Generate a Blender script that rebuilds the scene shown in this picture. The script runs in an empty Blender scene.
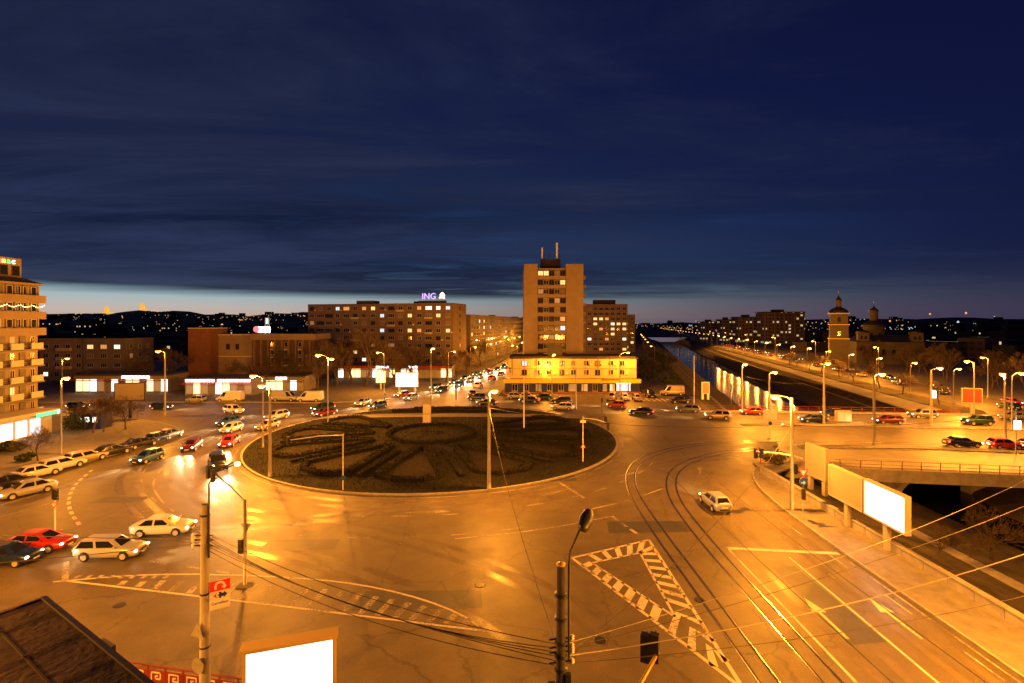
import bpy, bmesh, math, random
from mathutils import Vector, Matrix
random.seed(7)
sc = bpy.context.scene
COL = sc.collection
PI = math.pi
# ------------------------------------------------------------------ camera
F, H, V0 = 506.0, 17.5, 323.0          # focal length in px, eye height, horizon row
cam = bpy.data.cameras.new('camera'); camo = bpy.data.objects.new('camera', cam)
COL.objects.link(camo); sc.camera = camo
cam.sensor_width = 36; cam.lens = F/1024*36; cam.shift_y = -(341.5-V0)/1024
cam.clip_start = .1; cam.clip_end = 12000
camo.location = (0, 0, H); camo.rotation_euler = (PI/2, 0, 0)
# ------------------------------------------------------------------ world: dusk sky
world = bpy.data.worlds.new('World'); sc.world = world; world.use_nodes = True
def build_world():
    nt = world.node_tree; n = nt.nodes; L = nt.links.new
    def math_(op, a, b=None, c=None, clamp=False):
        m = n.new('ShaderNodeMath'); m.operation = op; m.use_clamp = clamp
        for i, x in enumerate((a, b, c)):
            if x is None: continue
            if isinstance(x, (int, float)): m.inputs[i].default_value = x
            else: L(x, m.inputs[i])
        return m.outputs[0]
    def mixc(f, a, b, bt='MIX'):
        m = n.new('ShaderNodeMix'); m.data_type = 'RGBA'; m.blend_type = bt; m.clamp_factor = True
        for i, x in ((0, f), (6, a), (7, b)):
            if isinstance(x, (int, float)): m.inputs[i].default_value = x
            elif isinstance(x, tuple): m.inputs[i].default_value = x+(1,)
            else: L(x, m.inputs[i])
        return m.outputs[2]
    sky = n.new('ShaderNodeTexSky'); sky.sky_type = 'NISHITA'; sky.sun_disc = False
    sky.sun_elevation = math.radians(-4.0); sky.sun_rotation = math.radians(-38); sky.ozone_density = 4.0
    tc = n.new('ShaderNodeTexCoord'); sep = n.new('ShaderNodeSeparateXYZ'); L(tc.outputs['Generated'], sep.inputs[0])
    x, y, z = sep.outputs
    z0 = math_('MAXIMUM', z, 0.0)
    hl = math_('SQRT', math_('ADD', math_('MULTIPLY', x, x), math_('MULTIPLY', y, y)))
    az = math_('DIVIDE', math_('ADD', math_('MULTIPLY', x, -.66), math_('MULTIPLY', y, .75)), hl)   # 1 = towards the set sun
    azf = math_('POWER', math_('MULTIPLY_ADD', az, .5, .5), 5.0)
    # afterglow along the horizon: peach, then pale teal, then blue
    def band(zc, wd):
        d = math_('DIVIDE', math_('SUBTRACT', z0, zc), wd)
        return math_('EXPONENT', math_('MULTIPLY', math_('MULTIPLY', d, d), -1.0))
    def scale(col, f):
        v = n.new('ShaderNodeVectorMath'); v.operation = 'SCALE'; v.inputs[0].default_value = col; L(f, v.inputs[3]); return v.outputs[0]
    def add(a, b):
        v = n.new('ShaderNodeVectorMath'); v.operation = 'ADD'; L(a, v.inputs[0]); L(b, v.inputs[1]); return v.outputs[0]
    glow = scale((.38, .21, .08), math_('MULTIPLY', band(.012, .030), azf))
    glow = add(glow, scale((.155, .24, .20), math_('MULTIPLY', band(.050, .030), azf)))
    glow = add(glow, scale((.026, .078, .14), math_('MULTIPLY', band(.07, .15), azf)))
    glow = add(glow, scale((.019, .015, .026), math_('MULTIPLY', band(.0, .06), 1.0)))
    glow = add(glow, scale((.0030, .0050, .033), math_('EXPONENT', math_('MULTIPLY', z0, -1.1))))
    # high cloud deck, projected on a plane overhead
    zc = math_('ADD', z0, .035)
    comb = n.new('ShaderNodeCombineXYZ'); L(math_('DIVIDE', x, zc), comb.inputs[0]); L(math_('DIVIDE', y, zc), comb.inputs[1])
    mp = n.new('ShaderNodeMapping'); mp.inputs['Rotation'].default_value = (0, 0, -.30); mp.inputs['Scale'].default_value = (.20, .52, 1)
    L(comb.outputs[0], mp.inputs[0])
    no = n.new('ShaderNodeTexNoise'); no.inputs['Scale'].default_value = 1.9; no.inputs['Detail'].default_value = 7; no.inputs['Roughness'].default_value = .66; no.inputs['Distortion'].default_value = .6
    L(mp.outputs[0], no.inputs['Vector'])
    mp2 = n.new('ShaderNodeMapping'); mp2.inputs['Rotation'].default_value = (0, 0, -.42); mp2.inputs['Scale'].default_value = (.05, .30, 1); mp2.inputs['Location'].default_value = (3.1, 1.7, 0)
    L(comb.outputs[0], mp2.inputs[0])
    no2 = n.new('ShaderNodeTexNoise'); no2.inputs['Scale'].default_value = 1.0; no2.inputs['Detail'].default_value = 4; L(mp2.outputs[0], no2.inputs['Vector'])
    # the deck lies over the sunset side and ends in a clear gap above the horizon
    side = math_('MULTIPLY_ADD', az, 1.0, -.55)
    edge = math_('MULTIPLY', math_('SUBTRACT', z0, math_('MULTIPLY_ADD', no2.outputs[0], .034, .028)), 70.0, clamp=True)
    dens = math_('ADD', math_('MULTIPLY_ADD', no.outputs[0], 2.6, -.92), math_('MULTIPLY_ADD', side, .85, math_('MULTIPLY', math_('EXPONENT', math_('MULTIPLY', z0, -4.0)), math_('MULTIPLY', azf, 1.05))))
    cov = math_('MULTIPLY', math_('MULTIPLY', dens, 1.0, clamp=True), edge)
    cloudc = mixc(math_('MULTIPLY', math_('SUBTRACT', math_('MULTIPLY_ADD', no.outputs[0], .5, math_('MULTIPLY', no2.outputs[0], .5)), .44), 6.5, clamp=True), (.0036, .0060, .022), (.0165, .0235, .062))
    low = math_('EXPONENT', math_('MULTIPLY', z0, -14.0))
    cloudc = add(cloudc, scale((.030, .024, .033), math_('MULTIPLY', math_('MULTIPLY', low, azf), no.outputs[0])))
    nish = n.new('ShaderNodeVectorMath'); nish.operation = 'SCALE'; L(sky.outputs[0], nish.inputs[0]); nish.inputs[3].default_value = .62
    clear = add(nish.outputs[0], glow)
    final = mixc(math_('MULTIPLY', cov, .94), clear, cloudc)
    bg = n['Background']; L(final, bg.inputs[0]); bg.inputs[1].default_value = .145
build_world()
# the last of the daylight: a weak, wide glow from the set sun's side
sun = bpy.data.lights.new('sun', 'SUN'); sun.energy = .004; sun.angle = math.radians(40); sun.color = (.75, .85, 1)
suno = bpy.data.objects.new('sun', sun); COL.objects.link(suno); suno.rotation_euler = (math.radians(82), 0, math.radians(38+180))
vs = sc.view_settings; vs.view_transform = 'Standard'; vs.look = 'None'; vs.exposure = 3.0; vs.gamma = 1; vs.use_curve_mapping = False
SODIUM = (1.0, .325, .024)
cyc = sc.cycles; cyc.max_bounces = 5; cyc.diffuse_bounces = 2; cyc.glossy_bounces = 2; cyc.transmission_bounces = 3; cyc.caustics_reflective = False; cyc.caustics_refractive = False; cyc.sample_clamp_indirect = 3; cyc.use_denoising = True
try: cyc.use_light_tree = True
except Exception: pass
# ------------------------------------------------------------------ helpers
def G(u, v, z=0.0):
    """world point at height z that the photograph shows at pixel (u, v)"""
    Y = (H-z)*F/(v-V0); return Vector(((u-512)/F*Y, Y, z))
def at(u, v, Y): return Vector(((u-512)/F*Y, Y, H-(v-V0)/F*Y))
def zat(v, Y): return H-(v-V0)/F*Y
class MB:
    def __init__(s): s.v = []; s.f = []; s.m = []; s.sm = []
    def add(s, vs, fs, mi=0, smooth=False):
        b = len(s.v); s.v += [tuple(p) for p in vs]
        for f in fs: s.f.append(tuple(i+b for i in f)); s.m.append(mi); s.sm.append(smooth)
        return s
    def box(s, c, d, mi=0, rz=0.0, tilt=None):
        x, y, z = d[0]/2, d[1]/2, d[2]/2
        R = Matrix.Rotation(rz, 3, 'Z')
        if tilt: R = R @ Matrix.Rotation(tilt[1], 3, tilt[0])
        vs = [Vector(c)+R @ Vector((a*x, b*y, e*z)) for e in (-1, 1) for a, b in ((-1, -1), (1, -1), (1, 1), (-1, 1))]
        return s.add(vs, [(3, 2, 1, 0), (4, 5, 6, 7), (0, 1, 5, 4), (1, 2, 6, 5), (2, 3, 7, 6), (3, 0, 4, 7)], mi)
    def bb(s, x0, x1, y0, y1, z0, z1, mi=0): return s.box(((x0+x1)/2, (y0+y1)/2, (z0+z1)/2), (x1-x0, y1-y0, z1-z0), mi)
    def tube(s, pts, r, n=8, mi=0, smooth=True, cap=True):
        pts = [Vector(p) for p in pts]; rs = r if isinstance(r, (list, tuple)) else [r]*len(pts)
        up = None; vs = []
        for i, p in enumerate(pts):
            t = (pts[min(i+1, len(pts)-1)]-pts[max(i-1, 0)]).normalized()
            if up is None or abs(up.dot(t)) > .95: up = Vector((0, 0, 1)) if abs(t.z) < .9 else Vector((0, 1, 0))
            a = t.cross(up).normalized(); b = a.cross(t).normalized(); up = b
            for k in range(n):
                q = 2*PI*k/n; vs.append(p+(a*math.cos(q)+b*math.sin(q))*rs[i])
        fs = [(i*n+k, i*n+(k+1) % n, (i+1)*n+(k+1) % n, (i+1)*n+k) for i in range(len(pts)-1) for k in range(n)]
        s.add(vs, fs, mi, smooth)
        if cap:
            b = len(s.v)-len(vs)
            s.f.append(tuple(b+k for k in range(n))); s.m.append(mi); s.sm.append(False)
            s.f.append(tuple(b+len(vs)-1-k for k in range(n))); s.m.append(mi); s.sm.append(False)
        return s
    def lathe(s, prof, n=16, c=(0, 0, 0), mi=0, smooth=True):
        vs = [(c[0]+r*math.cos(2*PI*k/n), c[1]+r*math.sin(2*PI*k/n), c[2]+z) for r, z in prof for k in range(n)]
        fs = [(i*n+k, i*n+(k+1) % n, (i+1)*n+(k+1) % n, (i+1)*n+k) for i in range(len(prof)-1) for k in range(n)]
        fs.append(tuple(n-1-k for k in range(n))); fs.append(tuple((len(prof)-1)*n+k for k in range(n)))
        return s.add(vs, fs, mi, smooth)
    def prism(s, poly, z0, z1, mi=0, mtop=None):
        n = len(poly); vs = [(p[0], p[1], z0) for p in poly]+[(p[0], p[1], z1) for p in poly]
        a = sum(poly[i][0]*poly[(i+1) % n][1]-poly[(i+1) % n][0]*poly[i][1] for i in range(n))
        top = tuple(range(n, 2*n)); bot = tuple(range(n-1, -1, -1))
        sd = [(i, (i+1) % n, n+(i+1) % n, n+i) for i in range(n)]
        if a < 0: top = top[::-1]; bot = bot[::-1]; sd = [f[::-1] for f in sd]
        b = len(s.v); s.add(vs, sd, mi); s.f += [tuple(i+b for i in bot)]; s.m.append(mi); s.sm.append(False)
        s.f += [tuple(i+b for i in top)]; s.m.append(mi if mtop is None else mtop); s.sm.append(False)
        return s
    def strip(s, pts, w, z, mi=0):
        """flat painted line along pts"""
        P = [Vector((p[0], p[1])) for p in pts]; vs = []
        for i, p in enumerate(P):
            t = (P[min(i+1, len(P)-1)]-P[max(i-1, 0)]); t.normalize(); nrm = Vector((-t.y, t.x))*w/2
            vs += [(p.x-nrm.x, p.y-nrm.y, z), (p.x+nrm.x, p.y+nrm.y, z)]
        return s.add(vs, [(2*i, 2*i+2, 2*i+3, 2*i+1) for i in range(len(P)-1)], mi)
    def mesh(s, name, mats):
        me = bpy.data.meshes.new(name); me.from_pydata(s.v, [], s.f)
        for m in mats: me.materials.append(MAT[m] if isinstance(m, str) else m)
        me.polygons.foreach_set('material_index', s.m); me.polygons.foreach_set('use_smooth', s.sm); me.update()
        return me
    def build(s, name, mats, parent=None, loc=None, rz=None):
        return place(name, s.mesh(name, mats if isinstance(mats, (list, tuple)) else [mats]), parent, loc, rz)
def place(name, me, parent=None, loc=None, rz=None):
    o = bpy.data.objects.new(name, me); COL.objects.link(o)
    if parent: o.parent = parent
    if loc is not None: o.location = loc
    if rz is not None: o.rotation_euler.z = rz
    return o
def setmat(o, i, m):
    o.material_slots[i].link = 'OBJECT'; o.material_slots[i].material = MAT[m] if isinstance(m, str) else m
def tag(o, label=None, cat=None, group=None, kind=None):
    if label: o['label'] = label
    if cat: o['category'] = cat
    if group: o['group'] = group
    if kind: o['kind'] = kind
    return o
def thing(name, loc, label, cat, group=None, rz=0.0):
    o = bpy.data.objects.new(name, None); COL.objects.link(o); o.location = loc; o.rotation_euler.z = rz; o.empty_display_size = .2
    return tag(o, label, cat, group)
def copy_tree(o, parent=None):
    c = o.copy(); COL.objects.link(c); c.parent = parent
    for ch in o.children: copy_tree(ch, c)
    return c
_O = ['first', 'second', 'third', 'fourth', 'fifth', 'sixth', 'seventh', 'eighth', 'ninth', 'tenth', 'eleventh', 'twelfth', 'thirteenth', 'fourteenth', 'fifteenth', 'sixteenth', 'seventeenth', 'eighteenth', 'nineteenth', 'twentieth']
ORD = _O+['twenty-'+w for w in _O[:9]]+['thirtieth']+['thirty-'+w for w in _O[:9]]
# ------------------------------------------------------------------ materials
MAT = {}
def mat(name, col, rough=.7, metal=0.0, emit=None, es=0.0, spec=.4, var=0.0, vscale=3.0, bump=0.0, bscale=40.0, coat=0.0, col2=None, stretch=None, coords='Object', sample=True, alpha=1.0):
    m = bpy.data.materials.new(name); m.use_nodes = True; MAT[name] = m
    nt = m.node_tree; n = nt.nodes; L = nt.links.new; b = n['Principled BSDF']
    b.inputs['Base Color'].default_value = (*col, 1); b.inputs['Roughness'].default_value = rough; b.inputs['Metallic'].default_value = metal
    b.inputs['Specular IOR Level'].default_value = spec; b.inputs['Coat Weight'].default_value = coat
    if emit: b.inputs['Emission Color'].default_value = (*emit, 1); b.inputs['Emission Strength'].default_value = es
    if emit and not sample: m.cycles.emission_sampling = 'NONE'
    if var or bump:
        tc = n.new('ShaderNodeTexCoord'); mp = n.new('ShaderNodeMapping'); L(tc.outputs[coords], mp.inputs[0])
        if stretch: mp.inputs['Scale'].default_value = stretch
    if var:
        t = n.new('ShaderNodeTexNoise'); t.inputs['Scale'].default_value = vscale; t.inputs['Detail'].default_value = 6; t.inputs['Roughness'].default_value = .65; L(mp.outputs[0], t.inputs['Vector'])
        r = n.new('ShaderNodeValToRGB'); r.color_ramp.elements[0].position = .3; r.color_ramp.elements[1].position = .7
        c2 = col2 or tuple(c*(1+var) for c in col)
        r.color_ramp.elements[0].color = (*[c*(1-var) for c in col], 1); r.color_ramp.elements[1].color = (*c2, 1)
        L(t.outputs[0], r.inputs[0]); L(r.outputs[0], b.inputs['Base Color'])
    if bump:
        t2 = n.new('ShaderNodeTexNoise'); t2.inputs['Scale'].default_value = bscale; t2.inputs['Detail'].default_value = 4; L(mp.outputs[0], t2.inputs['Vector'])
        bp = n.new('ShaderNodeBump'); bp.inputs['Strength'].default_value = bump; bp.inputs['Distance'].default_value = .05; L(t2.outputs[0], bp.inputs['Height']); L(bp.outputs[0], b.inputs['Normal'])
    return m
def asphalt(name, base, dark):
    m = bpy.data.materials.new(name); m.use_nodes = True; MAT[name] = m
    nt = m.node_tree; n = nt.nodes; L = nt.links.new; b = n['Principled BSDF']
    tc = n.new('ShaderNodeTexCoord')
    def noise(s, d=5, r=.6, st=None):
        mp = n.new('ShaderNodeMapping'); L(tc.outputs['Object'], mp.inputs[0])
        if st: mp.inputs['Scale'].default_value = st
        t = n.new('ShaderNodeTexNoise'); t.inputs['Scale'].default_value = s; t.inputs['Detail'].default_value = d; t.inputs['Roughness'].default_value = r; L(mp.outputs[0], t.inputs[0]); return t.outputs[0]
    def ramp(f, p0, p1, c0, c1):
        r = n.new('ShaderNodeValToRGB'); e = r.color_ramp.elements; e[0].position = p0; e[1].position = p1; e[0].color = (*c0, 1); e[1].color = (*c1, 1); L(f, r.inputs[0]); return r.outputs[0]
    def mul(a, c):
        x = n.new('ShaderNodeMix'); x.data_type = 'RGBA'; x.blend_type = 'MULTIPLY'; x.inputs[0].default_value = 1; L(a, x.inputs[6]); L(c, x.inputs[7]); return x.outputs[2]
    c = ramp(noise(.05, 4), .35, .68, dark, base)                                   # resurfaced areas, broad wear
    c = mul(c, ramp(noise(.55, 6), .3, .7, (.72, .72, .72), (1.1, 1.1, 1.1)))        # stains
    c = mul(c, ramp(noise(9.0, 3, .7), .3, .7, (.78, .78, .78), (1.15, 1.15, 1.15)))  # aggregate
    v = n.new('ShaderNodeTexVoronoi'); v.feature = 'DISTANCE_TO_EDGE'; v.inputs['Scale'].default_value = .13
    mpv = n.new('ShaderNodeMapping'); L(tc.outputs['Object'], mpv.inputs[0])
    wn = n.new('ShaderNodeTexNoise'); wn.inputs['Scale'].default_value = .9; wn.inputs['Detail'].default_value = 5; L(tc.outputs['Object'], wn.inputs[0])
    av = n.new('ShaderNodeVectorMath'); av.operation = 'MULTIPLY_ADD'; av.inputs[1].default_value = (1.6, 1.6, 0); L(wn.outputs[1], av.inputs[0]); L(mpv.outputs[0], av.inputs[2]); L(av.outputs[0], v.inputs['Vector'])
    c = mul(c, ramp(v.outputs['Distance'], .002, .009, (.55, .55, .55), (1, 1, 1)))   # sealed cracks
    L(c, b.inputs['Base Color'])
    rr = n.new('ShaderNodeMapRange'); rr.inputs[3].default_value = .38; rr.inputs[4].default_value = .68; L(noise(.35, 5), rr.inputs[0]); L(rr.outputs[0], b.inputs['Roughness'])
    bp = n.new('ShaderNodeBump'); bp.inputs['Strength'].default_value = .35; bp.inputs['Distance'].default_value = .02; L(noise(22, 3), bp.inputs['Height']); L(bp.outputs[0], b.inputs['Normal'])
    return m
asphalt('asphalt', (.150, .120, .062), (.110, .089, .048))
asphalt('asphalt_patch', (.060, .058, .056), (.045, .044, .043))
mat('earth', (.05, .042, .03), .95, var=.5, vscale=.05)
mat('paving', (.20, .185, .165), .85, var=.25, vscale=1.2, bump=.3, bscale=25)
mat('paving_dark', (.12, .11, .10), .85, var=.3, vscale=.8, bump=.3, bscale=25)
mat('kerb', (.34, .32, .29), .85, var=.3, vscale=2.0, bump=.2)
mat('grass_soil', (.0065, .0055, .003), 1.0, var=.5, vscale=.6, bump=.8, bscale=9, col2=(.011, .010, .005))
mat('bed_soil', (.013, .008, .005), 1.0, var=.5, vscale=1.5, bump=.9, bscale=7)
mat('grass_blade', (.010, .010, .004), .9, var=.4, vscale=.5)
mat('dry_grass', (.09, .075, .03), .95, var=.4, vscale=.8)
mat('hedge_leaf', (.0085, .008, .004), .8, var=.5, vscale=4)
mat('evergreen', (.035, .05, .02), .8, var=.5, vscale=2)
mat('bark', (.075, .055, .038), .95, var=.35, vscale=5, bump=.5, bscale=14)
mat('twig', (.085, .06, .042), .95)
def worn_paint(name, col, lo, hi):
    m = bpy.data.materials.new(name); m.use_nodes = True; MAT[name] = m
    nt = m.node_tree; n = nt.nodes; L = nt.links.new; b = n['Principled BSDF']; b.inputs['Base Color'].default_value = (*col, 1); b.inputs['Roughness'].default_value = .65
    tc = n.new('ShaderNodeTexCoord'); a = n.new('ShaderNodeTexNoise'); a.inputs['Scale'].default_value = 5.5; a.inputs['Detail'].default_value = 7; a.inputs['Roughness'].default_value = .75; L(tc.outputs['Object'], a.inputs[0])
    c = n.new('ShaderNodeTexNoise'); c.inputs['Scale'].default_value = .3; c.inputs['Detail'].default_value = 3; L(tc.outputs['Object'], c.inputs[0])
    ad = n.new('ShaderNodeMath'); ad.operation = 'ADD'; L(a.outputs[0], ad.inputs[0]); L(c.outputs[0], ad.inputs[1])
    mr = n.new('ShaderNodeMapRange'); mr.inputs[1].default_value = lo; mr.inputs[2].default_value = hi; mr.inputs[3].default_value = .12; L(ad.outputs[0], mr.inputs[0]); L(mr.outputs[0], b.inputs['Alpha'])
worn_paint('paint_white', (.62, .57, .46), .74, .98); worn_paint('paint_worn', (.46, .42, .34), .86, 1.14)
mat('paint_yellow', (.70, .46, .04), .6, var=.2, vscale=2.5)
mat('steel_rail', (.42, .40, .37), .25, 1.0)
mat('rail_groove', (.02, .018, .016), .8)
mat('galv', (.36, .36, .35), .5, .6, var=.15, vscale=3)
mat('concrete', (.30, .28, .25), .9, var=.25, vscale=1.0, bump=.25, bscale=12)
mat('concrete_dark', (.16, .15, .135), .92, var=.35, vscale=.6, bump=.25, bscale=8)
mat('pole_concrete', (.36, .34, .30), .85, var=.2, vscale=2.5, stretch=(1, 1, .3))
mat('steel_dark', (.085, .08, .085), .55, .3, var=.25, vscale=3)
mat('dark_metal', (.035, .035, .037), .45, .4)
mat('black_plastic', (.018, .018, .018), .5)
mat('yellow_metal', (.62, .42, .03), .45, .1)
mat('rail_red', (.26, .055, .03), .6, .1, var=.3, vscale=3)
mat('fence_red', (.22, .028, .022), .55, .1)
mat('white_metal', (.72, .72, .70), .5)
mat('cable', (.02, .018, .016), .6)
mat('cable_bright', (.24, .22, .18), .4, .3)
mat('water', (.010, .010, .007), .13, 0, spec=.10, bump=.35, bscale=.7, stretch=(1, 1, 1))
mat('bulb', (1, .8, .5), .4, emit=(1.0, .44, .055), es=1.2, sample=False)
mat('bulb_white', (1, 1, 1), .4, emit=(.85, .93, 1.0), es=3.2, sample=False)
mat('lens_white', (1, 1, .95), .2, emit=(1.0, .84, .52), es=1.6, sample=False)
mat('lens_red', (.5, .02, .015), .2, emit=(1.0, .05, .025), es=2.2, sample=False)
mat('lens_off', (.55, .56, .56), .12)
mat('lens_red_off', (.22, .012, .010), .2)
mat('lens_amber', (.9, .5, .05), .2, emit=(1.0, .5, .06), es=6.0, sample=False)
mat('lens_green', (.05, .8, .4), .2, emit=(.05, 1.0, .55), es=2.0, sample=False)
mat('sig_red', (.8, .04, .03), .2, emit=(1.0, .05, .03), es=3.0, sample=False)
mat('sig_dark', (.03, .02, .02), .3)
mat('car_glass', (.012, .014, .016), .06, spec=.6)
mat('tyre', (.015, .015, .015), .8)
mat('rim', (.45, .45, .46), .35, .25)
mat('chrome', (.6, .6, .6), .15, 1)
mat('screen_white', (.9, .9, .9), .5, emit=(1.0, .985, .95), es=.34)
mat('board_beige', (.30, .26, .21), .7, var=.08, vscale=1, stretch=(.2, .2, 6))
mat('board_frame', (.40, .37, .32), .6, .2)
mat('board_frame_yellow', (.58, .42, .10), .55, .2)
mat('glass', (.018, .022, .028), .08, spec=.6)
mat('frame_white', (.50, .49, .46), .6)
mat('frame_brown', (.10, .06, .04), .6)
mat('curtain', (.20, .18, .15), .9)
for k, (c, e) in {'lit_yellow': ((1.0, .66, .24), .16), 'lit_white': ((.95, .93, .72), .20), 'lit_orange': ((1.0, .40, .10), .10), 'lit_dim': ((.9, .5, .2), .030), 'lit_cool': ((.75, .92, 1.0), .12)}.items():
    mat(k, (.3, .28, .25), .4, emit=c, es=e, sample=False)
mat('wall_cream', (.27, .215, .16), .9, var=.12, vscale=.5, bump=.15, bscale=8)
mat('wall_panel', (.20, .155, .125), .9, var=.14, vscale=.35, bump=.15, bscale=8)
mat('wall_grey', (.19, .165, .14), .9, var=.15, vscale=.4, bump=.1)
mat('wall_yellow', (.50, .40, .20), .85, var=.10, vscale=.5, bump=.1)
mat('fascia_yellow', (.78, .47, .02), .5)
mat('shop_blue', (.02, .03, .19), .4, var=.12, vscale=1.5)
mat('brick_wall', (.22, .10, .055), .9, var=.2, vscale=1.0, bump=.3, bscale=18)
mat('wall_pink', (.22, .16, .13), .9, var=.15, vscale=.5)
mat('church_wall', (.10, .085, .065), .9, var=.15, vscale=.5)
mat('wall_white', (.55, .50, .42), .85, var=.10, vscale=.7)
mat('roof_dark', (.045, .04, .04), .85, var=.25, vscale=1)
mat('roof_felt', (.085, .050, .028), .75, var=.75, vscale=.55, bump=.35, bscale=5)  # strong mottling puts dark shadow streaks into the felt colour as stains
mat('seam', (.05, .03, .02), .7)
mat('awning_red', (.40, .05, .04), .7)
mat('church_roof', (.05, .05, .055), .45, .5)
mat('gold', (.7, .45, .12), .3, .9)
mat('sign_red', (.66, .03, .02), .45)
mat('sign_blue', (.02, .08, .42), .45)
mat('sign_white', (.78, .78, .76), .45)
mat('logo_blue', (.01, .03, .30), .45)
mat('shop_light', (.9, .9, .9), .5, emit=(1.0, .95, .82), es=.32)
mat('shop_warm', (.9, .8, .6), .5, emit=(1.0, .72, .32), es=.26)
mat('neon_white', (.9, .9, .9), .5, emit=(1.0, .97, 1.0), es=.60)
mat('neon_cyan', (.3, .9, .9), .5, emit=(.25, 1.0, .85), es=.45)
mat('neon_green', (.1, .8, .3), .5, emit=(.05, 1.0, .35), es=.2)
mat('neon_purple', (.5, .4, 1), .5, emit=(.42, .33, 1.0), es=.22)
mat('neon_orange', (1, .6, .2), .5, emit=(1.0, .66, .40), es=.40)
mat('neon_red', (1, .1, .1), .5, emit=(1.0, .10, .12), es=.35)
mat('neon_yellow', (1, .7, .1), .5, emit=(1.0, .72, .08), es=.40)
mat('garland', (1, .8, .4), .5, emit=(1.0, .70, .25), es=.9, sample=False)
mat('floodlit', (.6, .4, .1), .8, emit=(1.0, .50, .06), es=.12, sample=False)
mat('far_amber', (1, .6, .2), .5, emit=(1.0, .42, .09), es=.16, sample=False)
mat('far_white', (1, 1, 1), .5, emit=(.85, .93, 1.0), es=.11, sample=False)
mat('far_red', (1, .1, .1), .5, emit=(1.0, .12, .10), es=.14, sample=False)
mat('hill', (.018, .016, .014), 1.0, var=.5, vscale=.01)
mat('far_wall', (.05, .045, .04), .95, var=.4, vscale=.02)
def far_windows(name, wall, sx, sz, share):
    """wall too far away to show its windows one by one: a grid of panes, some lit"""
    m = bpy.data.materials.new(name); m.use_nodes = True; MAT[name] = m
    nt = m.node_tree; n = nt.nodes; L = nt.links.new; b = n['Principled BSDF']; b.inputs['Roughness'].default_value = .9
    tc = n.new('ShaderNodeTexCoord'); sp = n.new('ShaderNodeSeparateXYZ'); L(tc.outputs['Object'], sp.inputs[0])
    def M(op, a, bb=None):
        x = n.new('ShaderNodeMath'); x.operation = op
        for i, q in enumerate((a, bb)):
            if q is None: continue
            if isinstance(q, (int, float)): x.inputs[i].default_value = q
            else: L(q, x.inputs[i])
        return x.outputs[0]
    hx = M('DIVIDE', M('ADD', sp.outputs[0], sp.outputs[1]), sx); hz = M('DIVIDE', sp.outputs[2], sz)
    inx = M('LESS_THAN', M('ABSOLUTE', M('SUBTRACT', M('FRACT', hx), .5)), .27); inz = M('LESS_THAN', M('ABSOLUTE', M('SUBTRACT', M('FRACT', hz), .55)), .24)
    win = M('MULTIPLY', inx, inz)
    cv = n.new('ShaderNodeCombineXYZ'); L(M('FLOOR', hx), cv.inputs[0]); L(M('FLOOR', hz), cv.inputs[1])
    wn = n.new('ShaderNodeTexWhiteNoise'); wn.noise_dimensions = '2D'; L(cv.outputs[0], wn.inputs['Vector'])
    lit = M('MULTIPLY', win, M('GREATER_THAN', wn.outputs[0], 1-share))
    mx = n.new('ShaderNodeMix'); mx.data_type = 'RGBA'; L(win, mx.inputs[0]); mx.inputs[6].default_value = (*wall, 1); mx.inputs[7].default_value = (.02, .022, .028, 1); L(mx.outputs[2], b.inputs['Base Color'])
    r = n.new('ShaderNodeValToRGB'); r.color_ramp.elements[0].color = (1, .45, .12, 1); r.color_ramp.elements[1].color = (1, .85, .5, 1); L(wn.outputs[1], r.inputs[0]); L(r.outputs[0], b.inputs['Emission Color'])
    L(M('MULTIPLY', lit, .085), b.inputs['Emission Strength']); m.cycles.emission_sampling = 'NONE'
far_windows('far_block', (.16, .12, .09), 3.2, 2.8, .20)
far_windows('far_block_dark', (.07, .06, .05), 3.0, 3.0, .07)
# ------------------------------------------------------------------ terrain, river, roads
def struct(name, mb, mats, parent=None):
    o = mb.build(name, mats, parent)
    if not parent: o['kind'] = 'structure'
    return o
LE = [(29.4, -40), (29.4, 60), (39.5, 101), (93, 328), (164, 612)]       # river bank tops, left and right
RE = [(72, -40), (72, 60), (86, 96), (140, 328), (211, 612)]
g = MB()
lv = [(29.4, -200)]+LE; rv = [(72, -200)]+RE
for i in range(len(lv)-1):
    g.add([(-7000, lv[i][1], 0), (lv[i][0], lv[i][1], 0), (lv[i+1][0], lv[i+1][1], 0), (-7000, lv[i+1][1], 0)], [(0, 1, 2, 3)])
    g.add([(rv[i][0], rv[i][1], 0), (7000, rv[i][1], 0), (7000, rv[i+1][1], 0), (rv[i+1][0], rv[i+1][1], 0)], [(0, 1, 2, 3)])
g.add([(-7000, 612, 0), (7000, 612, 0), (7000, 9000, 0), (-7000, 9000, 0)], [(0, 1, 2, 3)])
g.add([(29.4, -40, 0), (72, -40, 0), (72, -200, 0), (29.4, -200, 0)], [(0, 1, 2, 3)])
struct('ground', g, 'earth')
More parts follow.
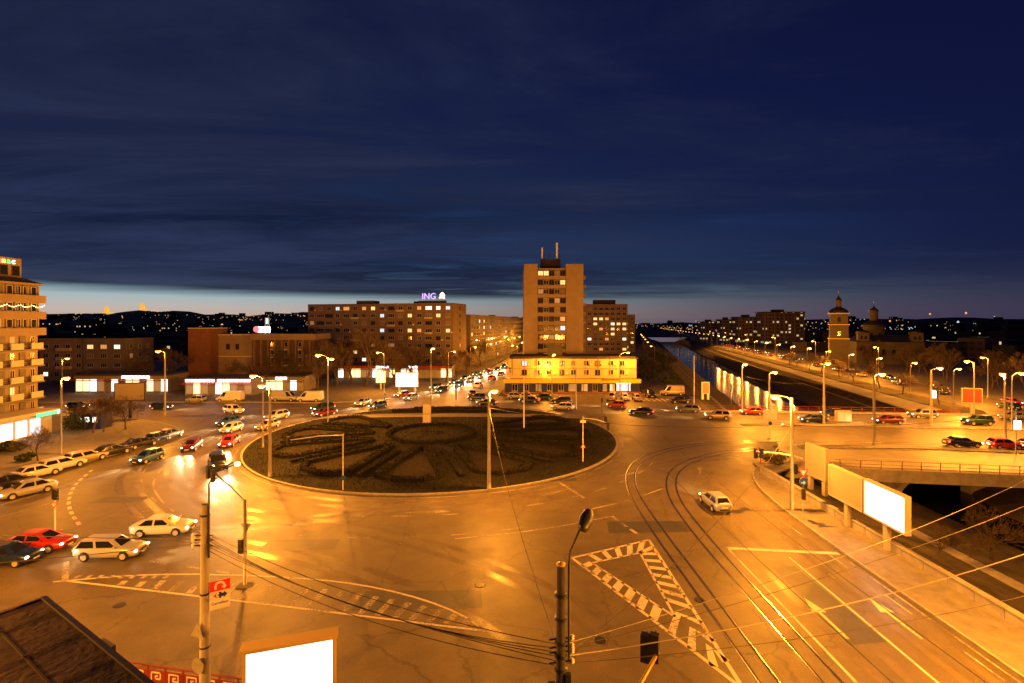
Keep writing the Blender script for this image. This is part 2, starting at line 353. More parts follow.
# banks: slope, ledge, lower wall, water
def bfac(y, sgn): return 1.0 if sgn < 0 else 1.55-.55*min(1, max(0, (y-60)/41))
def bank(edge, sgn, name):
    m = MB(); prof = [(0, 0, 0), (5.5, -2.6, 0), (5.6, -2.6, 1), (6.4, -2.6, 1), (6.5, -2.6, 0), (13.4, -4.9, 0), (14.0, -5.6, 1)]
    rows = []
    seg = []
    for i in range(len(edge)-1):
        k = 12 if i else 20
        for j in range(k): seg.append(Vector(edge[i]).lerp(Vector(edge[i+1]), j/k))
    seg.append(Vector(edge[-1]))
    for p in seg: rows.append([(p.x+sgn*d*bfac(p.y, sgn)+(random.uniform(-.15, .15) if 0 < d < 5.5 else 0), p.y, z) for d, z, _ in prof])
    n = len(prof); vs = [q for r in rows for q in r]
    for i in range(len(rows)-1):
        for k in range(n-1):
            q = (i*n+k, i*n+k+1, (i+1)*n+k+1, (i+1)*n+k)
            m.f.append(q if sgn > 0 else q[::-1]); m.m.append(1 if prof[k][2] and prof[k+1][2] else 0); m.sm.append(False)
    m.v = vs
    return struct(name, m, ['bank_grass', 'concrete'])
mat('bank_grass', (.060, .046, .022), 1.0, var=.55, vscale=.35, bump=1.0, bscale=5, col2=(.10, .075, .035))
bank(LE, 1, 'river_bank_left'); bank(RE, -1, 'river_bank_right')
w = MB()
for i in range(len(LE)-1):
    w.add([(LE[i][0]+13.4*bfac(LE[i][1], 1), LE[i][1], -5.3), (RE[i][0]-13.4, RE[i][1], -5.3), (RE[i+1][0]-13.4, RE[i+1][1], -5.3), (LE[i+1][0]+13.4*bfac(LE[i+1][1], 1), LE[i+1][1], -5.3)], [(0, 1, 2, 3)])
struct('river_water', w, 'water')
# one asphalt sheet: the junction, the streets that leave it and the avenue north
r = MB(); ZR = .006
r.add([(-260, 2, ZR), (29.2, 2, ZR), (29.2, 60, ZR), (39, 99, ZR), (44, 121, ZR), (-260, 121, ZR)], [(0, 1, 2, 3, 4, 5)])
r.add([(-19.5, 121, ZR), (-3.5, 121, ZR), (4, 190, ZR), (18, 300, ZR), (60, 600, ZR), (40, 600, ZR), (4, 300, ZR), (-9, 190, ZR)], [(0, 1, 2, 3, 4, 5, 6, 7)])
road = struct('road', r, 'asphalt')
b = MB()
bx = [(86.5, 90), (94, 101), (144, 328), (212, 600), (330, 1060)]
bl = [(p[0], p[1]) for p in bx]; br = [(p[0]+13, p[1]) for p in bx]
b.add([(*p, ZR) for p in bl]+[(*p, ZR) for p in br], [(i, i+5, i+6, i+1) for i in range(4)])
b.add([(86, 89.5, ZR), (100, 89.5, ZR), (200, 70, ZR), (200, 40, ZR), (74, 54, ZR), (74, 89.5, ZR)], [(0, 5, 4, 3, 2, 1)])
blvd = struct('riverside_boulevard', b, 'asphalt')
# asphalt repair patches cut into the road
for (u, v, w_, h_) in [(648, 527, 7.2, 2.6), (300, 545, 6, 2.2), (560, 470, 3, 9), (820, 600, 2.2, 9), (120, 500, 5, 2), (420, 600, 8, 2.4)]:
    p = G(u, v); q = MB(); q.add([(p.x-w_/2, p.y-h_/2, ZR+.004), (p.x+w_/2, p.y-h_/2+.3, ZR+.004), (p.x+w_/2-.2, p.y+h_/2, ZR+.004), (p.x-w_/2+.3, p.y+h_/2-.2, ZR+.004)], [(0, 1, 2, 3)])
    q.build('asphalt_patch', 'asphalt_patch', road)
def pavement(name, poly, mat_='paving', z=.14, kerb=True):
    m = MB(); m.prism(poly, -.05, z); o = struct(name, m, mat_)
    if kerb:
        k = MB(); n = len(poly); a = sum(poly[i][0]*poly[(i+1) % n][1]-poly[(i+1) % n][0]*poly[i][1] for i in range(n)); sg = 1 if a > 0 else -1
        for i in range(n):
            p, q = Vector(poly[i][:2]), Vector(poly[(i+1) % n][:2]); d = q-p
            if d.length < .05 or d.length > 90: continue
            d.normalize(); nn = Vector((d.y, -d.x))*sg
            k.prism([tuple(p+nn*.13), tuple(q+nn*.13), tuple(q-nn*.02), tuple(p-nn*.02)], -.04, z+.012)
        k.build('kerb', 'kerb', o)
    return o
def smooth(pts, it=2):
    for _ in range(it):
        q = [pts[0]]
        for i in range(len(pts)-1):
            a, b_ = Vector(pts[i]), Vector(pts[i+1]); q += [tuple(a.lerp(b_, .25)), tuple(a.lerp(b_, .75))]
        q.append(pts[-1]); pts = q
    return pts
def gp(L_): return [tuple(G(u, v)[:2]) for u, v in L_]
pv_l = smooth(gp([(-40, 495), (0, 484), (50, 471), (100, 459), (150, 444.5), (174, 437), (181, 431), (172, 426), (150, 421), (110, 417.5), (60, 416), (-150, 416)]), 2)
pavement('pavement_left', pv_l+[(-200, 95), (-200, 51.5)], 'paving')
pv_nw = smooth([(-170, 110), (-92, 111), (-60, 112), (-42, 110), (-30, 114), (-21, 122), (-17, 136), (-10, 190)], 2)
pavement('pavement_northwest', pv_nw+[(3, 300), (-170, 300)], 'paving_dark')
pavement('pavement_north', smooth([(3, 180), (-2.5, 128), (-1.5, 122), (6, 121.2), (30, 121.2), (37, 122), (44, 130)], 2)+[(88, 328), (20, 300)], 'paving_dark')
pv_r = smooth([(25.2, 14), (25.2, 40), (25.6, 50), (27, 57), (30, 62), (36, 63.5), (41, 63.2)], 2)
pavement('pavement_right', pv_r+[(41, 60.8), (34, 61.4), (29.3, 58), (29.3, 14)], 'paving')
pavement('pavement_near', [(-60, 4), (-60, 26), (-40, 25.8), (-17.5, 25.2), (-11, 23.9), (-3, 18.8), (8, 15.5), (8, 4)], 'paving')
pavement('pavement_boulevard', [(79.5, 101), (86.5, 102), (135, 328), (131, 328)], 'paving')
pavement('pavement_far_side', [(108, 102), (200, 92), (300, 300), (157, 328)], 'paving_dark')
# traffic islands on the east road
for nm, pts in (('median_east', [(800, 447), (900, 447.5), (1030, 453)]), ('median_tram', [(742, 425), (860, 426), (1030, 430)])):
    P = gp(pts); m = [(p[0], p[1]+.55) for p in P][::-1]+[(p[0], p[1]-.55) for p in P]
    pavement(nm, m, 'concrete_dark', .13)
# ---- the roundabout island
IC = Vector((-11.3, 78.3)); IR = 26.9
m = MB(); rings = 16; nseg = 72
for i in range(rings+1):
    rr = IR*i/rings
    for k in range(nseg):
        a = 2*PI*k/nseg
        m.v.append((IC.x+rr*math.cos(a), IC.y+rr*math.sin(a), 0.16+.40*(1-(rr/IR)**2)+(random.uniform(-.03, .03) if i < rings else 0)))
for i in range(rings):
    for k in range(nseg): m.f.append((i*nseg+k, (i+1)*nseg+k, (i+1)*nseg+(k+1) % nseg, i*nseg+(k+1) % nseg)); m.m.append(0); m.sm.append(True)
island = struct('roundabout_island', m, 'grass_soil')
k = MB()
for i in range(nseg*2):
    a0, a1 = 2*PI*i/(nseg*2), 2*PI*(i+1)/(nseg*2); R0, R1 = IR-.05, IR+.22
    k.prism([(IC.x+R0*math.cos(a0), IC.y+R0*math.sin(a0)), (IC.x+R1*math.cos(a0), IC.y+R1*math.sin(a0)), (IC.x+R1*math.cos(a1), IC.y+R1*math.sin(a1)), (IC.x+R0*math.cos(a1), IC.y+R0*math.sin(a1))], -.03, .17)
k.build('kerb', 'kerb', island)
def isl_z(x, y): return 0.16+.40*(1-min(1, ((x-IC.x)**2+(y-IC.y)**2)/IR**2))
pth = MB()
xs = [-34+i*3.2 for i in range(16)]
pth.add([q for x_ in xs for q in ((x_, 91.6, max(.2, isl_z(x_, 91.6)+.06)), (x_, 95.4, max(.2, isl_z(x_, 95.4)+.06)))], [(2*i, 2*i+2, 2*i+3, 2*i+1) for i in range(15)])
pth.build('path', 'paving', island)
# ---- painted markings (children of the road)
ZM = ZR+.008
def line(pts, w_=.15, name='lane_line', mt='paint_worn', px=True, par=road, sm=2):
    P = gp(pts) if px else pts
    if len(P) > 2 and sm: P = smooth(P, sm)
    return MB().strip(P, w_, ZM).build(name, mt, par)
def resample(P, step):
    P = [Vector(p[:2]) for p in P]; out = [(P[0].copy(), (P[1]-P[0]).normalized())]; acc = 0.0
    for a, b_ in zip(P, P[1:]):
        d = (b_-a); Ld = d.length
        if Ld < 1e-6: continue
        t = step-acc
        while t <= Ld: out.append((a+d*(t/Ld), d/Ld)); t += step
        acc = (acc+Ld) % step
    return out
def dashes(pts, on, off, w_=.15, px=True, mt='paint_worn', name='lane_dash'):
    P = gp(pts) if px else pts
    if len(P) > 2: P = smooth(P, 3)
    for p, t in resample(P, on+off):
        MB().strip([p, p+t*on], w_, ZM).build(name, mt, road)
dashes([(92, 470), (75, 484), (68, 499), (70, 512), (81, 527)], 1.0, .8, .30, mt='paint_white')
line([(166, 464), (154, 478), (153, 489), (162, 502), (173, 512)], .16)
dashes([(101, 517), (172, 508)], 1.6, 1.4, .16)
line([(-20, 523), (51, 503)]); line([(-20, 511), (76, 484)])
line([(66, 562), (65, 581)], .35, 'stop_line')
dashes([(150, 561), (215, 571), (250, 577)], 1.5, 1.5, .18)
line([(53, 582), (152, 573.5), (270, 576), (362, 583.6), (448, 606), (500, 640)], .17, mt='paint_white')
line([(67, 581), (230, 600), (398, 620.5), (500, 633)], .17, mt='paint_white')
for i in range(22):
    t = i/21; u = 120+t*360
    vl = 581+(u-67)*.1185; vu = 574+max(0, (u-270))**1.6*.0082 if u > 152 else 577
    if vl-vu < 5: continue
    p, q = G(u, vl-2), G(u+16*(vl-vu)/30, vl-(vl-vu)*.62)
    MB().strip([p, q], .42, ZM).build('hatch_bar', 'paint_worn', road)
for i in range(9):
    u = 75+i*11; p, q = G(u, 578.5), G(u+6, 575.2); MB().strip([p, q], .3, ZM).build('hatch_bar', 'paint_worn', road)
line([(455, 539), (536, 531), (612, 516.4)], .15); dashes([(612, 516.4), (640, 536)], 1.0, .5, .3)
line([(557.8, 481.6), (584, 498)], .35, 'stop_line')
line([(592, 509), (632, 500), (664, 488)], .15)
dashes([(690, 443), (730, 441), (800, 441), (900, 443), (1024, 448)], 2.2, 3.0, .16, mt='paint_white')
line([(700, 437), (800, 434), (1024, 441)], .14); line([(735, 450), (850, 457), (1024, 466)], .14)
dashes([(600, 413), (760, 418), (1024, 427)], 2.5, 4, .16)
dashes([(190, 409), (240, 409), (310, 408), (360, 404), (430, 396)], 2, 2, .2, mt='paint_white')
dashes([(60, 413.5), (200, 411), (240, 414)], 2, 2.5, .16)
line([(400, 403), (446, 393.5), (476, 385)], .16)
for i in range(12):
    p = G(628+i*5.5, 400.5+i*.15); MB().strip([p, p+Vector((0, 4, 0))], .5, ZM).build('zebra_bar', 'paint_white', road)
# ring guide lines
def arc(R_, a0, a1, n=40): return [(IC.x+R_*math.cos(math.radians(a0+(a1-a0)*i/n)), IC.y+R_*math.sin(math.radians(a0+(a1-a0)*i/n))) for i in range(n+1)]
line(arc(IR+.9, 0, 359, 120), .14, px=False, sm=0)
for p, t in resample(arc(IR+5.6, 130, 330, 90), 4.2): MB().strip([p, p+t*1.8], .16, ZM).build('lane_dash', 'paint_worn', road)
for p, t in resample(arc(IR+10.2, 150, 290, 90), 4.2): MB().strip([p, p+t*1.8], .16, ZM).build('lane_dash', 'paint_worn', road)
# hatched triangle
A, B_, C_ = G(649, 540), G(572, 558), G(744, 690)
A2, B2, C2 = G(640, 553), G(592, 563), G(675, 617)
line([(649, 540), (572, 558)], .2, mt='paint_white'); line([(572, 558), (744, 690)], .22, mt='paint_white'); line([(649, 540), (744, 690)], .22, mt='paint_white')
line([(640, 553), (592, 563)], .16, mt='paint_white'); line([(592, 563), (675, 617)], .16, mt='paint_white'); line([(640, 553), (675, 617)], .16, mt='paint_white')
def bars(a, b_, c, d, n, w_, sk):
    for i in range(n):
        t = (i+.5)/n; t2 = min(1, max(0, t+sk)); MB().strip([a.lerp(b_, t), c.lerp(d, t2)], w_, ZM).build('hatch_bar', 'paint_white', road)
bars(B_.lerp(A, .12), A, B2, A2, 5, .42, .08)
bars(A.lerp(C_, .04), A.lerp(C_, .62), A2, C2, 8, .42, -.17)
bars(B_.lerp(C_, .06), B_.lerp(C_, .62), B2, C2, 7, .55, -.10)
for i in range(3):
    t = .68+i*.1; p, q = A.lerp(C_, t), B_.lerp(C_, t); mid = p.lerp(q, .5)+Vector((0, 1.5, 0)); MB().strip([p, mid, q], .45, ZM).build('hatch_chevron', 'paint_white', road)
# right carriageway
line([(16.75, 39.5), (16.75, 12)], .16, px=False, mt='paint_white'); line([(20.7, 37.8), (20.7, 12)], .15, px=False, mt='paint_white'); line([(24.7, 37), (24.7, 12)], .12, px=False)
line([(16.7, 39.3), (24.8, 38.4)], .42, 'stop_line', 'paint_white', px=False)
dashes([(23.9, 44), (24.2, 12)], 2.2, 3.5, .12, px=False)
for (x_, y_) in ((18.6, 30.2), (22.7, 30.2), (18.6, 22), (22.7, 22)):
    a_ = MB(); a_.add([(x_-.09, y_-2.2, ZM), (x_+.09, y_-2.2, ZM), (x_+.09, y_+.4, ZM), (x_-.09, y_+.4, ZM), (x_-.42, y_+.4, ZM), (x_+.42, y_+.4, ZM), (x_, y_+2.0, ZM)], [(0, 1, 2, 3), (4, 5, 6)])
    a_.build('arrow', 'paint_white', road)
for (u, v, an) in ((290, 524, -.1), (430, 512, .1), (700, 470, 1.2)):
    p = G(u, v); a_ = MB(); R_ = Matrix.Rotation(an, 2)
    vs_ = [(-2.2, -.09), (-2.2, .09), (.4, .09), (.4, -.09), (.4, -.42), (.4, .42), (2.0, 0)]
    a_.add([(p.x+(R_ @ Vector(q)).x, p.y+(R_ @ Vector(q)).y, ZM) for q in vs_], [(3, 2, 1, 0), (4, 6, 5)]); a_.build('arrow', 'paint_worn', road)
# manholes
for (u, v) in ((120, 605), (330, 640), (480, 585), (760, 470), (700, 600), (300, 470), (600, 640)):
    p = G(u, v); MB().lathe([(.38, 0), (.38, .006), (.30, .008), (.0001, .008)], 20, (p.x, p.y, ZR+.002)).build('manhole_cover', 'dark_metal', road)
# tram rails set in the asphalt
def rails(path, gauge=1.05):
    P = [Vector(p) for p in smooth(path, 3)]
    for s_ in (-1, 1):
        Q = []; Q2 = []
        for i, p in enumerate(P):
            t = (P[min(i+1, len(P)-1)]-P[max(i-1, 0)]).normalized(); nn = Vector((-t.y, t.x)); Q.append(p+nn*s_*gauge/2); Q2.append(p+nn*s_*(gauge/2-.085))
        o = MB().strip(Q, .075, ZM+.004).build('rail', 'steel_rail', road); MB().strip(Q2, .075, ZM+.002).build('rail_groove', 'rail_groove', o)
rails([(12.6, 10), (12.5, 30), (12.2, 44), (12.6, 55), (15.5, 64), (22, 70.5), (30, 74.2), (41, 74.9), (80, 71.5)])
rails([(15.6, 10), (15.6, 30), (15.5, 42), (16.2, 52), (19.2, 60.5), (25, 66.5), (32, 70.2), (41, 71.2), (80, 67.9)])
# ---- bridge over the river
br_o = thing('road_bridge', (50, 78, 0), 'concrete road bridge with rust red railings crossing the dark river channel', 'bridge')
def bl_(x): return Vector((x-50, (61.1-.155*(x-36.7))-78, 0))
def bf_(x): return Vector((x-50, (100.6-.077*(x-37.4))-78, 0))
d_ = MB(); d_.prism([tuple(bl_(29.45))[:2], tuple(bl_(88))[:2], tuple(bf_(88))[:2], tuple(bf_(38.5))[:2]], -.9, 0)
d_.build('deck', ['concrete_dark'], br_o)
t_ = MB(); a0, a1, a2, a3 = bl_(29.0), bl_(88), bf_(88), bf_(37.6)
t_.add([(p.x, p.y, .010) for p in (a0, a1, a2, a3)], [(0, 1, 2, 3)]); t_.build('road_surface', 'asphalt', br_o)
for (fn, sg) in ((bl_, 1), (bf_, -1)):
    e_ = MB(); p, q = fn(30), fn(88); e_.prism([(p.x, p.y-sg*.35), (q.x, q.y-sg*.35), (q.x, q.y+sg*.95), (p.x, p.y+sg*.95)], -1.25, .16); e_.build('edge_beam', 'concrete', br_o)
for x_ in (46, 62, 78):
    c = bl_(x_)+Vector((0, 1.9, 0))
    for yy in (0, 9, 18, 27):
        p_ = MB(); cx, cy = c.x, c.y+yy
        p_.add([(cx-1.0, cy-.8, -6), (cx+1.0, cy-.8, -6), (cx+1.0, cy+.8, -6), (cx-1.0, cy+.8, -6), (cx-.9, cy-.8, -2.6), (cx+.9, cy-.8, -2.6), (cx+.9, cy+.8, -2.6), (cx-.9, cy+.8, -2.6), (cx-2.2, cy-1.1, -.95), (cx+2.2, cy-1.1, -.95), (cx+2.2, cy+1.1, -.95), (cx-2.2, cy+1.1, -.95)],
               [(0, 1, 5, 4), (1, 2, 6, 5), (2, 3, 7, 6), (3, 0, 4, 7), (4, 5, 9, 8), (5, 6, 10, 9), (6, 7, 11, 10), (7, 4, 8, 11)])
        p_.build('pier', 'concrete', br_o)
def railing(par, P, base, hgt=1.0, step=1.7, mt='rail_red', infill=False):
    pm = MB().box((0, 0, hgt/2), (.07, .07, hgt)).mesh('post', [mt])
    for a, b_ in zip(P, P[1:]):
        a, b_ = Vector(a), Vector(b_); L_ = (b_-a).length; n = max(1, int(L_/step)); an = math.atan2(b_.y-a.y, b_.x-a.x)
        for i in range(n+1): place('post', pm, par, a.lerp(b_, i/n)+Vector((0, 0, base)), an)
        for zz in (hgt-.03, hgt*.52, .16):
            mm = (a+b_)/2; MB().box((mm.x, mm.y, base+zz), (L_, .045, .045), 0, an).build('rail', mt, par)
railing(br_o, [bl_(30.5), bl_(46), bl_(62), bl_(80)], .16, step=2.0)
railing(br_o, [bf_(38), bf_(58), bf_(86)], .16, step=2.0)
# low concrete parapet along the right pavement
pp = thing('parapet_wall', (29.0, 36, .14), 'low pale concrete parapet between right pavement and river bank', 'wall')
for i in range(22):
    MB().box((0, -20+i*1.95+.95, .33), (.34, 1.90, .66)).build('panel', 'concrete', pp)
    MB().box((0, -20+i*1.95+.95, .69), (.46, 1.92, .07)).build('coping', 'concrete', pp)
# hills round the horizon
hm = MB(); na = 120
def ridge(az):
    d = math.degrees(az)
    if d < -8: z = 66+9*math.sin(d*.5)+5*math.sin(d*1.7+1)
    elif d < 14: t = (d+8)/22; z = 66*(1-t)+12*t
    else: z = 12+26*min(1, (d-14)/18)+3*math.sin(d*.8)
    return z
radii = [(700, 0), (1000, .04), (1500, .22), (2000, .55), (2600, .93), (3000, 1.0), (4200, .85)]
for i in range(na+1):
    az = math.radians(-75+150*i/na)
    for (R_, f_) in radii: hm.v.append((R_*math.sin(az), R_*math.cos(az), -.5+ridge(az)*f_+random.uniform(-1, 1)*f_*2.5))
nr = len(radii)
for i in range(na):
    for k_ in range(nr-1): hm.f.append((i*nr+k_, (i+1)*nr+k_, (i+1)*nr+k_+1, i*nr+k_+1)); hm.m.append(0); hm.sm.append(True)
struct('hills', hm, 'hill')
def hill_z(R_, az):
    for (r0, f0), (r1, f1) in zip(radii, radii[1:]):
        if r0 <= R_ <= r1: return max(0, ridge(az)*(f0+(f1-f0)*(R_-r0)/(r1-r0)))
    return 0
# ------------------------------------------------------------------ buildings
WIN = {}
def window_mesh(w_, h_, n=2, frame='frame_white', key=None):
    k_ = (round(w_, 2), round(h_, 2), n, frame)
    if k_ not in WIN:
        m = MB(); t = .07
        for (x0, x1, z0, z1) in ((-w_/2, w_/2, -h_/2, -h_/2+t), (-w_/2, w_/2, h_/2-t, h_/2), (-w_/2, -w_/2+t, -h_/2+t, h_/2-t), (w_/2-t, w_/2, -h_/2+t, h_/2-t)): m.bb(x0, x1, -.07, .05, z0, z1)
        for i in range(1, n): x_ = -w_/2+w_*i/n; m.bb(x_-t/2, x_+t/2, -.06, .05, -h_/2+t, h_/2-t)
        m.add([(-w_/2+t, -.02, -h_/2+t), (w_/2-t, -.02, -h_/2+t), (w_/2-t, -.02, h_/2-t), (-w_/2+t, -.02, h_/2-t)], [(0, 1, 2, 3)], 1)
        m.bb(-w_/2-.06, w_/2+.06, -.14, .05, -h_/2-.06, -h_/2, 0)
        WIN[k_] = m.mesh('window', [frame, 'glass'])
    return WIN[k_]
def win(par, w_, h_, x, y, z, rz=0.0, n=2, lit=None, frame='frame_white', name='window'):
    o = place(name, window_mesh(w_, h_, n, frame), par, (x, y, z), rz)
    if lit: setmat(o, 1, lit)
    return o
rw = random.Random(21)
def rlit(share, kinds=('lit_yellow', 'lit_yellow', 'lit_white', 'lit_orange', 'lit_dim', 'lit_dim', 'lit_cool')):
    if rw.random() < share: return rw.choice(kinds)
    return 'curtain' if rw.random() < .18 else None
def text_mesh(txt, size, mt, depth=.03, name='lettering'):
    cu = bpy.data.curves.new('t', 'FONT'); cu.body = txt; cu.size = size; cu.extrude = depth; cu.align_x = 'CENTER'; cu.align_y = 'CENTER'; cu.resolution_u = 3
    o = bpy.data.objects.new('t', cu); COL.objects.link(o); dg = bpy.context.evaluated_depsgraph_get(); dg.update()
    me = bpy.data.meshes.new_from_object(o.evaluated_get(dg)); bpy.data.objects.remove(o); bpy.data.curves.remove(cu)
    me.materials.clear(); me.materials.append(MAT[mt]); me.transform(Matrix.Rotation(PI/2, 4, 'X')); me.name = name
    return me
def shell(par, W_, D_, Hh, mt, x0=0, y0=0, parapet=.5, roof='roof_dark'):
    m = MB(); m.bb(x0, x0+W_, y0, y0+D_, -.2, Hh); m.build('wall', mt, par)
    q = MB()
    for (a, b_, c, d) in ((x0-.05, x0+W_+.05, y0-.05, y0+.2), (x0-.05, x0+W_+.05, y0+D_-.2, y0+D_+.05), (x0-.05, x0+.2, y0+.2, y0+D_-.2), (x0+W_-.2, x0+W_+.05, y0+.2, y0+D_-.2)): q.bb(a, b_, c, d, Hh+.003, Hh+parapet)
    q.bb(x0+.2, x0+W_-.2, y0+.2, y0+D_-.2, Hh+.003, Hh+.12, 1)
    q.build('roof', [mt, roof], par)
# --- left tower block, facing the junction (local +X is its street side)
lt = thing('apartment_building', (-77.8, 83, 0), 'tall apartment block with banded balconies and coloured rooftop sign at left edge', 'building')
m = MB(); m.bb(-14, 0, -26, 0, -.2, 23.6); m.build('wall', 'wall_cream', lt)
m = MB(); m.bb(-14, -2.0, -26, -.7, 24.75, 27.9); m.build('penthouse', 'wall_cream', lt)
m = MB(); m.bb(-14.6, .5, -26.4, .5, 23.6, 23.9); m.build('cornice', 'wall_cream', lt)
m = MB(); m.add([(.5, .5, 23.9), (.5, -26.4, 23.9), (-14.6, -26.4, 23.9), (-14.6, .5, 23.9), (-1.0, -1.2, 24.7), (-1.0, -26, 24.7), (-14, -26, 24.7), (-14, -1.2, 24.7)], [(0, 4, 5, 1), (3, 7, 4, 0), (4, 7, 6, 5), (1, 5, 6, 2)]); m.build('roof', 'roof_dark', lt)
for i in range(9):
    if i < 6: win(lt, 1.3, 1.6, -1.98, -1.7-i*1.9, 25.9, PI/2, 1, frame='frame_brown')
TR = 23.6
for k_ in range(8):
    zf = 22.0-k_*2.62                                     # underside of each window row
    if zf < 2.5: break
    top3 = k_ < 3
    m = MB()
    if top3:
        m.bb(0.003, 1.1, -26, .35, zf-1.25, zf-.05); m.build('balcony_parapet', 'wall_cream', lt)
        for j in range(14): MB().bb(.2, .42, -.45-j*1.9, -.2-j*1.9, zf-.05, zf+1.40).build('pilaster', 'wall_cream', lt)
        for j in range(19):
            win(lt, .95, 1.35, .26, -1.0-j*1.32, zf+.68, PI/2, 2 if j % 3 else 1, None if rw.random() < .9 else 'lit_dim', 'frame_white')
        MB().bb(.003, .24, -26, 0, zf-.05, zf+1.40).build('infill', 'frame_brown', lt)
    else:
        m.bb(0.003, .95, -26, .3, zf-1.05, zf-.80); m.build('balcony_slab', 'concrete_dark', lt)
        for j in range(8): MB().bb(.78, .95, -2.0-j*3.3, -.0-j*3.3, zf-.80, zf+.15).build('balcony_panel', 'wall_white', lt)
        for j in range(15): win(lt, 1.0 if j % 2 else .8, 1.5, .02, -1.0-j*1.65, zf+.45, PI/2, 2, rlit(.10), 'frame_white')
        for j in range(8): MB().bb(.003, .12, -3.15-j*3.3, -2.15-j*3.3, zf-.8, zf+1.3).build('wall_panel', 'concrete_dark', lt)
gl = MB(); yy = -.2; pts = []
for i in range(60): yv = -.1-i*.36; pts.append((1.16, yv, 20.35-.35*abs(math.sin(i*.55))))
for i, p in enumerate(pts): gl.box(p, (.09, .13, .10))
o = gl.build('light_garland', 'garland', lt); o['kind'] = 'stuff'
for i, (ch, c_) in enumerate((('m', 'neon_red'), ('n', 'neon_yellow'), ('a', 'neon_green'), ('c', 'neon_cyan'))):
    place('sign_letter', text_mesh(ch, 1.25, c_, .06), lt, (-1.93, -4.4+i*.78, 27.35), PI/2)
# shop annex at its foot
an = thing('corner_shop', (-73.2, 80.5, .14), 'single-storey shop with white lit front and green sign under left tower', 'shop')
MB().bb(-3.7, 0, -14, 0, 0, 3.3).build('wall', 'wall_white', an); MB().bb(-4, .9, -14.5, .6, 3.3, 3.75).build('canopy', 'wall_white', an)
for i in range(5): MB().bb(.003, .06, -12.6+i*2.2, -10.8+i*2.2, .35, 2.7).build('shop_window', 'shop_light' if i != 4 else 'lit_cool', an)
for i in range(6): MB().bb(.003, .12, -12.85+i*2.2, -12.65+i*2.2, .1, 2.85).build('mullion', 'frame_white', an)
MB().bb(.92, 1.0, -3.6, -.2, 3.0, 3.5).build('shop_sign', 'neon_green', an); MB().bb(.92, 1.0, -.1, .5, 3.0, 3.5).build('shop_sign', 'neon_cyan', an)
ks = thing('kiosk', (-69.5, 84.0, .14), 'dark street kiosk with lit windows beside the corner shop', 'kiosk')
MB().bb(-2.2, 2.2, -1.2, 1.2, 0, 2.5).build('wall', 'shop_blue', ks); MB().bb(-2.5, 2.5, -1.5, 1.5, 2.5, 2.68).build('roof', 'roof_dark', ks)
for i in range(3): win(ks, 1.0, 1.0, -1.3+i*1.3, -1.21, 1.55, 0, 1, 'lit_white', 'dark_metal')
# --- low apartment block beyond the left pavement
b1 = thing('apartment_building', (-142, 152, 0), 'low pale four-storey apartment block behind the left corner trees', 'building')
shell(b1, 14, 12, 12.4, 'wall_cream'); shell(b1, 12.4, 12, 12.4, 'wall_grey', 14.05, -1.0)
for r_ in range(4):
    z_ = 10.4-r_*2.75
    for c in range(4): win(b1, 1.5, 1.3, 2+c*3.3, -.03, z_, 0, 2, rlit(.16))
    for c in range(3): win(b1, 1.9, 1.3, 16.2+c*4.0, -1.03, z_, 0, 3, rlit(.16))
    if r_ < 3: MB().bb(5.8, 9.8, -1.1, -.003, z_-1.25, z_-.35).build('balcony', 'wall_white', b1)
for r_ in range(4):
    for c in range(3): win(b1, 1.2, 1.3, 26.48, 1.5+c*3.6, 10.4-r_*2.75, PI/2, 2, rlit(.1))
# --- civic building with blank brick end
b2 = thing('civic_building', (-96, 150, 0), 'brown brick and cream hall with tall pilasters and a glowing roof sign', 'building')
m = MB(); m.bb(0, 6.6, 0, 9, -.2, 15.8); m.build('brick_tower', 'brick_wall', b2); MB().bb(-.1, 6.7, -.1, 9.1, 15.8, 16.1).build('coping', 'wall_white', b2)
MB().bb(6.65, 17.4, 4, 16, -.2, 13.8).build('wall', 'wall_cream', b2); MB().bb(6.6, 17.5, 3.85, 16, 13.8, 14.1).build('cornice', 'wall_white', b2)
MB().bb(6.66, 17.4, 3.88, 3.99, 7.2, 7.5).build('string_course', 'wall_white', b2)
for x_ in (9.6, 12.4): win(b2, 1.1, 1.7, x_, 3.97, 10.3, 0, 2, None, 'frame_brown')
MB().bb(17.45, 36, 3.0, 16, -.2, 12.4).build('wall', 'frame_brown', b2); MB().bb(17.2, 36.6, 2.2, 16, 12.4, 14.2).build('cornice', 'wall_cream', b2)
for i in range(9): MB().bb(18.0+i*2.1, 18.45+i*2.1, 2.4, 2.99, 4.5, 12.4).build('pilaster', 'wall_pink', b2)
for i in (2, 4, 6):
    for j in range(3): win(b2, 1.0, 1.5, 19.3+i*2.1, 2.97, 11-j*2.4, 0, 1, None, 'frame_white'); MB().bb(18.8+i*2.1, 19.8+i*2.1, 2.6, 2.95, 9.35-j*2.4, 9.75-j*2.4).build('spandrel', 'wall_white', b2)
MB().bb(19.0, 22.6, 3.4, 3.6, 14.6, 16.4).build('roof_sign', 'neon_white', b2); MB().lathe([(.9, 0), (.9, .2), (.01, .2)], 16).build('sign_disc', 'neon_red', b2, (18.6, 3.3, 15.6)).rotation_euler.x = PI/2
m = MB()
for x_ in (21.0, 22.2): m.tube([(x_, 3.8, 14.2), (x_, 3.8, 19.2)], .06, 5)
for j in range(4): m.tube([(21.0, 3.8, 15+j*1.2), (22.2, 3.8, 16+j*1.2)], .04, 4)
m.build('roof_mast', 'white_metal', b2); MB().bb(21.2, 22.0, 3.6, 3.75, 17.2, 19.0).build('mast_light', 'lit_cool', b2)
